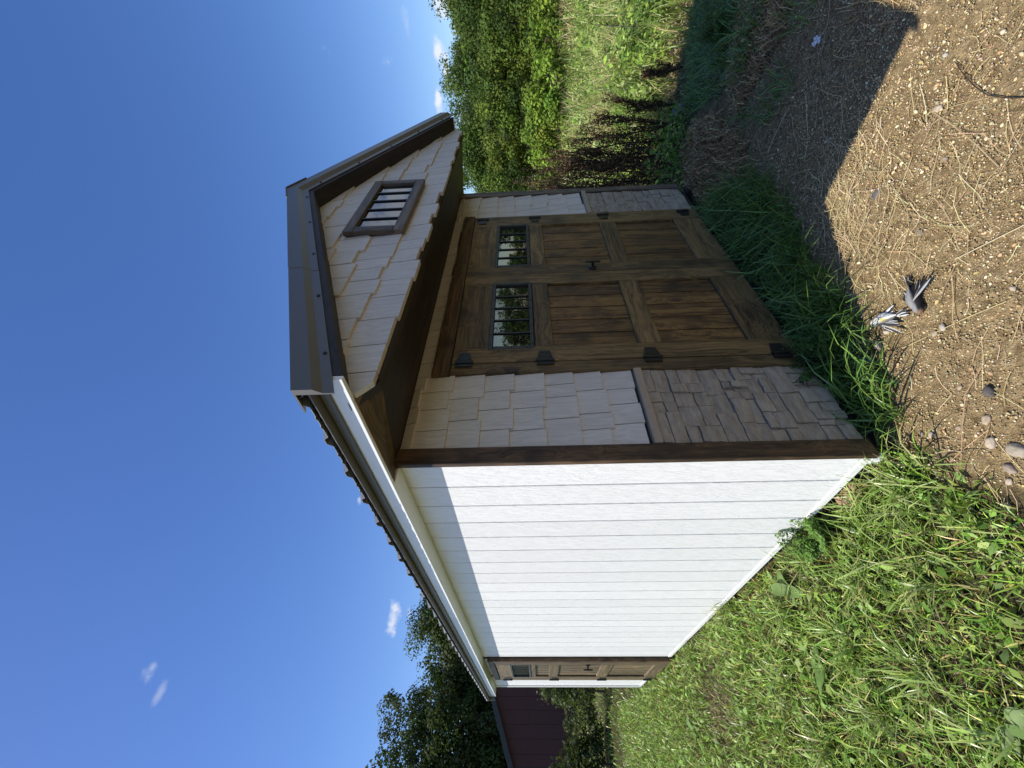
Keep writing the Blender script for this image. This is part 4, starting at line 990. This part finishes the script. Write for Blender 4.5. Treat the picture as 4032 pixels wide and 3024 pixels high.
def pebbles(P, size, BV, BF, col, r):
    n = len(P); th = r.rand(n) * 6.283; sc = np.stack([size * (.8 + .5 * r.rand(n)), size * (.6 + .4 * r.rand(n)), size * (.4 + .3 * r.rand(n))], 1)
    v = BV[None] * sc[:, None, :] * (1 + .18 * r.randn(n, len(BV), 1)); x = v[:, :, 0] * np.cos(th)[:, None] - v[:, :, 1] * np.sin(th)[:, None]; y = v[:, :, 0] * np.sin(th)[:, None] + v[:, :, 1] * np.cos(th)[:, None]
    tl = r.randn(n, 1) * .3; z = v[:, :, 2] + x * tl
    V = (np.stack([x, y, z], 2) + P[:, None, :]).reshape(-1, 3); F = (BF[None] + (np.arange(n) * len(BV))[:, None, None]).reshape(-1, 3)
    return V, F, np.repeat(col, len(BV), 0)
PEB = [(0.442, 0.334, 0.176), (0.547, 0.439, 0.247), (0.632, 0.533, 0.327), (0.326, 0.230, 0.115), (0.253, 0.199, 0.123), (0.506, 0.366, 0.168), (0.695, 0.606, 0.397), (0.379, 0.251, 0.123), (0.358, 0.272, 0.150)]
r = RS(41)
dens = lambda x, y: dirt_fac(x, y) * np.clip(.75 + .9 * wav(x, y, 3.3, 11), .42, 1)
Ps = scatter(r, 100000, (-1.2, 2.9), (-2.2, -.02), dens); ms = len(Ps); s1 = .0022 + .0038 * r.rand(ms) ** 2.2; Ps[:, 2] += .0065
Pb = scatter(r, 8500, (-1.2, 2.9), (-2.2, -.02), dens); mb = len(Pb); s2 = .0042 + .0052 * r.rand(mb) ** 3; Pb[:, 2] += .008
Pf = scatter(r, 6000, (-3, 4), (-5, -2.2), dirt_fac); s3 = .004 + .008 * r.rand(len(Pf)); Pf[:, 2] += .005
G = gather([pebbles(Ps, s1, OCT_V, OCT_F, pal(r, ms, PEB), r), pebbles(Pb, s2, ICO_V, ICO_F, pal(r, mb, PEB), r), pebbles(Pf, s3, OCT_V, OCT_F, pal(r, len(Pf), PEB), r)])
tag(link('gravel', npmesh('gravel', G[0], G[1], 'pebble', G[2]), None), 'fine tan gravel scattered over the bare dirt', 'gravel', kind='stuff')
# straw: stems lying on the dirt and matted hay in the shade
def straw(P, L, Wd, az, col, r, lift=.012):
    n = len(P); d = np.stack([np.cos(az), np.sin(az), (r.randn(n) * .05)], 1); s = np.stack([-np.sin(az), np.cos(az), 0 * az], 1); bend = (r.randn(n) * .12)[:, None]
    Ls = np.asarray(L)[:, None]; Wd = np.asarray(Wd)[:, None]; out = []
    for f in (-.5, -.17, .17, .5):
        c = P + d * Ls * f + s * bend * Ls * (f * f - .1) * 2; c[:, 2] = np.maximum(c[:, 2], gz(c[:, 0], c[:, 1]) + .004) + lift * r.rand(n); out += [c - s * Wd * .5, c + s * Wd * .5 + np.array([[0, 0, 1]]) * Wd * .3]
    V = np.stack(out, 1).reshape(-1, 3); i = np.arange(n)[:, None] * 8
    F = np.concatenate([i + np.array([q]) for q in ((0, 1, 3), (0, 3, 2), (2, 3, 5), (2, 5, 4), (4, 5, 7), (4, 7, 6))], 1).reshape(-1, 3)
    return V, F, np.repeat(col, 8, 0)
STRAW = [(0.575, 0.471, 0.253), (0.667, 0.564, 0.333), (0.483, 0.380, 0.196), (0.414, 0.310, 0.172)]
HAY = [(0.503, 0.328, 0.144), (0.628, 0.419, 0.197), (0.398, 0.255, 0.118), (0.712, 0.510, 0.249)]
HAY_A = [(4.3, -.1), (3.6, .0), (2.7, -.08), (2.25, -.38), (2.36, -.67), (2.99, -.74), (3.8, -.5)]
HAY_B = [(2.67, -.80), (2.47, -1.16), (2.34, -1.33), (2.7, -1.7), (3.1, -1.4), (2.98, -.93)]
parts = []
P = scatter(r, 620, (-.9, 2.6), (-2.2, -.25), dirt_fac); m = len(P); parts.append(straw(P, .05 + .16 * r.rand(m) ** 2, .0010 + .0012 * r.rand(m), -.55 + r.randn(m) * .8, pal(r, m, STRAW), r, .008))
P = scatter(r, 46, (-.6, 2.2), (-2.0, -.35)); m = len(P); parts.append(straw(P, .22 + .28 * r.rand(m), .0015 + .0015 * r.rand(m), -.75 + r.randn(m) * .5, pal(r, m, STRAW), r, .016))
for (cx_, cy_, k) in ((1.02, -.66, 150), (1.25, -.78, 110), (.62, -.62, 40), (1.3, -1.02, 70), (.55, -1.0, 40), (-.45, -.1, 60)):
    P = np.column_stack([cx_ + r.randn(k) * .14, cy_ + r.randn(k) * .10, np.zeros(k)]); P[:, 2] = gz(P[:, 0], P[:, 1]); parts.append(straw(P, .05 + .15 * r.rand(k), .0010 + .0011 * r.rand(k), -.6 + r.randn(k) * .9, pal(r, k, STRAW), r, .02))
for (poly, n) in ((HAY_A, 5200), (HAY_B, 2600)):
    xs = [p[0] for p in poly]; ys_ = [p[1] for p in poly]; P = scatter(r, n, (min(xs), max(xs)), (min(ys_), max(ys_))); P = P[in_poly(P[:, 0], P[:, 1], poly)]; m = len(P)
    parts.append(straw(P, .06 + .18 * r.rand(m), .0028 + .003 * r.rand(m), r.rand(m) * 3.14, pal(r, m, HAY, .4), r, .05))
P = scatter(r, 1600, (1.4, 3.2), (-1.7, -.3)); m = len(P); parts.append(straw(P, .05 + .15 * r.rand(m), .0018 + .0015 * r.rand(m), r.rand(m) * 3.14, pal(r, m, HAY), r, .015))
P = scatter(r, 1500, (4.6, 6.2), (-2.2, .2)); m = len(P); parts.append(straw(P, .1 + .2 * r.rand(m), .003 + .003 * r.rand(m), r.rand(m) * 3.14, pal(r, m, STRAW), r, .04))
P = scatter(r, 2600, (-1.2, .0), (.15, 4.2), deadness); m = len(P); parts.append(straw(P, .04 + .10 * r.rand(m), .002 + .002 * r.rand(m), r.rand(m) * 3.14, pal(r, m, DEAD), r, .04))
G = gather(parts); tag(link('straw', npmesh('straw', G[0], G[1], 'dry', G[2]), None), 'dry straw stems strewn and matted over the ground', 'straw', kind='stuff')

def rock(x, y, s, seed, label, col, group=None, flat=.55, aspect=.7):
    r = RS(seed); V = ICO_V.copy(); F = [tuple(f) for f in ICO_F]
    for _ in range(2):
        mid = {}; V2 = [tuple(v) for v in V]; F2 = []
        for f in F:
            m = []
            for a, b in ((f[0], f[1]), (f[1], f[2]), (f[2], f[0])):
                k = (min(a, b), max(a, b))
                if k not in mid: v = np.array(V2[a]) + np.array(V2[b]); mid[k] = len(V2); V2.append(tuple(v / np.linalg.norm(v)))
                m.append(mid[k])
            F2 += [(f[0], m[0], m[2]), (f[1], m[1], m[0]), (f[2], m[2], m[1]), tuple(m)]
        V, F = np.array(V2), F2
    th = r.rand() * 3.14; out = []
    for v in V:
        k = 1 + .22 * mnoise.noise(Vector(v * 1.4) + Vector((seed * 3.1, 0, 0))) + .10 * mnoise.noise(Vector(v * 3.7) + Vector((0, seed * 1.7, 0)))
        p = v * k * s * np.array([1, aspect, flat]); out.append((p[0] * math.cos(th) - p[1] * math.sin(th), p[0] * math.sin(th) + p[1] * math.cos(th), p[2]))
    C = np.array(col)[None] * (1 + .12 * r.randn(len(out), 1))
    o = link('stone', npmesh('stone', np.array(out), np.array(F), 'pebble', C, True), None); o.location = (x, y, float(gz(x, y)) + s * flat * .45); tag(o, label, 'stone', group)
TANC = [(.34, .27, .19), (.40, .33, .25), (.27, .22, .17), (.42, .38, .32)]
for i, (x, y, s) in enumerate([(-.12, -.40, .020), (-.19, -.35, .024), (-.29, -.33, .022), (.45, -.37, .016), (.26, -.51, .014), (-.03, -.19, .015), (.0, -.16, .012), (.25, -.55, .016), (.03, -.42, .012), (.89, -1.19, .019), (.61, -.79, .015), (-.33, -.09, .018), (-.38, -.22, .018), (-.32, -.29, .014), (.72, -1.05, .013), (1.0, -1.35, .012), (-.08, -.30, .013), (.15, -.80, .012), (-.42, -.36, .02), (-.5, -.2, .016)]):
    special = {3: 'tan stone touching the dead bird with the yellow patch', 9: 'pale round stone on the dirt beside the curved twig', 10: 'small tan stone by itself between the birds and the slate'}
    beside = i in (0, 1, 2, 13, 16, 18)
    grassy = i in (5, 6, 11, 12, 19)
    rock(x, y, s, 400 + i, special.get(i) or ('brown rounded stone clustered around the large pale rock' if beside else 'tan stone at the edge of the lawn grass by the shed corner' if grassy else 'small tan stone lying loose on the open sunlit gravel'), TANC[i % 4],
         None if i in special else 'stones around the pale rock' if beside else 'stones at the lawn edge' if grassy else 'stones on the open gravel')
rock(-.255, -.395, .034, 430, 'large rough pale rock half buried beside the loose stones', (.30, .26, .20), None, .4)
rock(.44, -.295, .026, 431, 'angular grey rock at the shadow edge beside the dead bird', (.30, .26, .21))
rock(-.055, -.485, .022, 432, 'dark grey rock casting a small shadow on the dirt', (.10, .09, .085), None, .75)
rock(.96, -.82, .028, 433, 'flat dark slate on the straw-covered dirt', (.11, .105, .11), None, .22)

# paver under the wall, lumber under the side door, offcut, litter, twig
zp = float(gz(.0, .4))
o = board('paver', (-.055, .10), (.30, .48), (zp - .03, -.078), 'concrete', None, 'y', .008); tag(o, 'orange-tan concrete paver propping up the white wall near the corner', 'paver')
o = board('lumber_block', (-.20, .12), (4.20, 4.245), (-.115, -.022), 'lumber', None, 'x', .003); tag(o, 'short bare lumber block sticking out under the side door', 'lumber')
o = board('timber_offcut', (-.19, .19), (-.045, .045), (-.02, .02), 'old_lumber', None, 'x', .004); o.matrix_basis = Matrix.Translation((4.92, -.36, float(gz(4.92, -.36)) + .03)) @ Matrix.Rotation(.35, 4, 'Z') @ Matrix.Rotation(.06, 4, 'Y'); tag(o, 'weathered grey timber offcut lying before the dead weeds', 'timber')
def crumple(name, x, y, sx, sy, rot, seed, mat, label, cat, amp):
    r = RS(seed); n = 9; V = []
    for j in range(n):
        for i in range(n):
            u, v = i / (n - 1) - .5, j / (n - 1) - .5; V.append((u * sx * (1 + .25 * r.randn() * .3), v * sy * (1 + .4 * math.sin(u * 7)), .006 + amp * abs(mnoise.noise(Vector((u * 5, v * 5, seed))))))
    F = [[j * n + i, j * n + i + 1, (j + 1) * n + i + 1, (j + 1) * n + i] for j in range(n - 1) for i in range(n - 1)]
    b = len(V); V += [(p[0], p[1], p[2] - .0012) for p in V]; F += [[b + q for q in f[::-1]] for f in F]
    o = mk(name, V, F, mat); o.location = (x, y, float(gz(x, y)) + .004); o.rotation_euler = (0, 0, rot); tag(o, label, cat)
crumple('plastic_scrap', .435, -.195, .10, .035, .9, 5, 'plastic', 'crumpled blue-grey plastic scrap at the shadow edge in the grass', 'litter', .03)
crumple('paper_scrap', 1.95, -1.31, .06, .04, .3, 8, 'paper', 'small white paper scrap on the shaded gravel', 'litter', .02)
tw = [(.93, -1.34), (.86, -1.31), (.78, -1.285), (.70, -1.27), (.62, -1.275), (.55, -1.29), (.47, -1.33)]
o = mk('twig', *tube_arrays([(x, y, float(gz(x, y)) + .012) for x, y in tw], [.001, .0016, .0018, .002, .002, .0018, .001], 6), 'twig'); tag(o, 'thin dark curved twig lying on the sunlit gravel', 'twig')

# ------------------------------------------------------------------ two dead birds on the dirt
def bird(label, x, y, rot, L, seed, back, belly, patch, wing_spread, tail_cols):
    r = RS(seed); prof = [(-.50, .004), (-.44, .012), (-.42, .085), (-.34, .135), (-.26, .130), (-.16, .165), (.0, .20), (.14, .185), (.28, .12), (.40, .055), (.48, .02)]
    n = 14; V = []; C = []
    for (t, q) in prof:
        for k in range(n):
            a = 2 * math.pi * k / n; s = math.sin(a); c = math.cos(a); jit = 1 + .07 * r.randn()
            V.append((t * L, c * q * L * jit, (s * q * .8 + .13) * L)); u = c + .35 * s      # belly turned up and to one side
            col = np.array(belly) if u > -.25 else np.array(back)
            if patch is not None and .02 < t < .2 and -.3 < u < .25: col = np.array(patch)
            if t < -.38: col = np.array((.22, .14, .09))
            C.append(col * (1 + .12 * r.randn()))
    F = []
    for i in range(len(prof) - 1):
        for k in range(n): k2 = (k + 1) % n; F.append((i * n + k, i * n + k2, (i + 1) * n + k2, (i + 1) * n + k))
    o = link('dead_bird', npmesh('dead_bird', np.array(V), np.array(F), 'feather', np.array(C), True), None); o.location = (x, y, float(gz(x, y)) + .002); o.rotation_euler = (0, 0, rot); tag(o, label, 'bird')
    def fan(name, root, d0, d1, m, ln, wd, zz, cols):
        V = []; F = []; C = []
        for k in range(m):
            f = k / max(1, m - 1); a = d0 + (d1 - d0) * f + r.randn() * .09; d = Vector((math.cos(a), math.sin(a), 0)); s = Vector((-d.y, d.x, 0)); l = ln * (.75 + .35 * math.sin(math.pi * (f * .7 + .15))) * (1 + .13 * r.randn()); b = len(V); z0 = zz + .0012 * k; p = Vector(root)
            for (q, w) in ((0, .35), (.35, .9), (.75, 1), (1, .25)):
                for sg in (-1, 0, 1): V.append(tuple(p + d * l * q + s * wd * w * sg * .5 + Vector((0, 0, z0 - .35 * z0 * q + (.0012 if sg == 0 else 0))))); C.append(np.array(cols[(k + (1 if sg > 0 else 0)) % len(cols)]))
            for i in range(3):
                for sg in (0, 1): e = b + i * 3 + sg; F.append((e, e + 1, e + 4, e + 3))
        w_ = bpy.data.objects.new(name, npmesh(name, np.array(V), np.array(F), 'feather', np.array(C))); COL.objects.link(w_); w_.parent = o
    fan('wing', (-.08 * L, -.10 * L, 0), -.15, -.15 - wing_spread, 9, .62 * L, .085 * L, .22 * L, tail_cols)
    fan('wing', (-.06 * L, .12 * L, 0), .15, .45, 6, .45 * L, .08 * L, .10 * L, tail_cols)
    fan('tail', (.36 * L, 0, 0), -.28, .28, 7, .42 * L, .07 * L, .07 * L, tail_cols)
bw_ = [(.03, .03, .032), (.72, .72, .70), (.05, .05, .052)]
bird('dead bird with white breast and a yellow flank patch', .487, -.415, math.atan2(-.14, -.10), .155, 51, (.13, .13, .14), (.74, .73, .68), (.62, .52, .05), .55, bw_)
bird('dead black and white bird with ruffled feathers', .415, -.575, math.atan2(-.07, .16), .15, 52, (.016, .016, .018), (.28, .28, .28), None, .8, [(.012, .012, .014), (.02, .02, .022), (.016, .016, .018), (.42, .42, .42), (.018, .018, .02)])
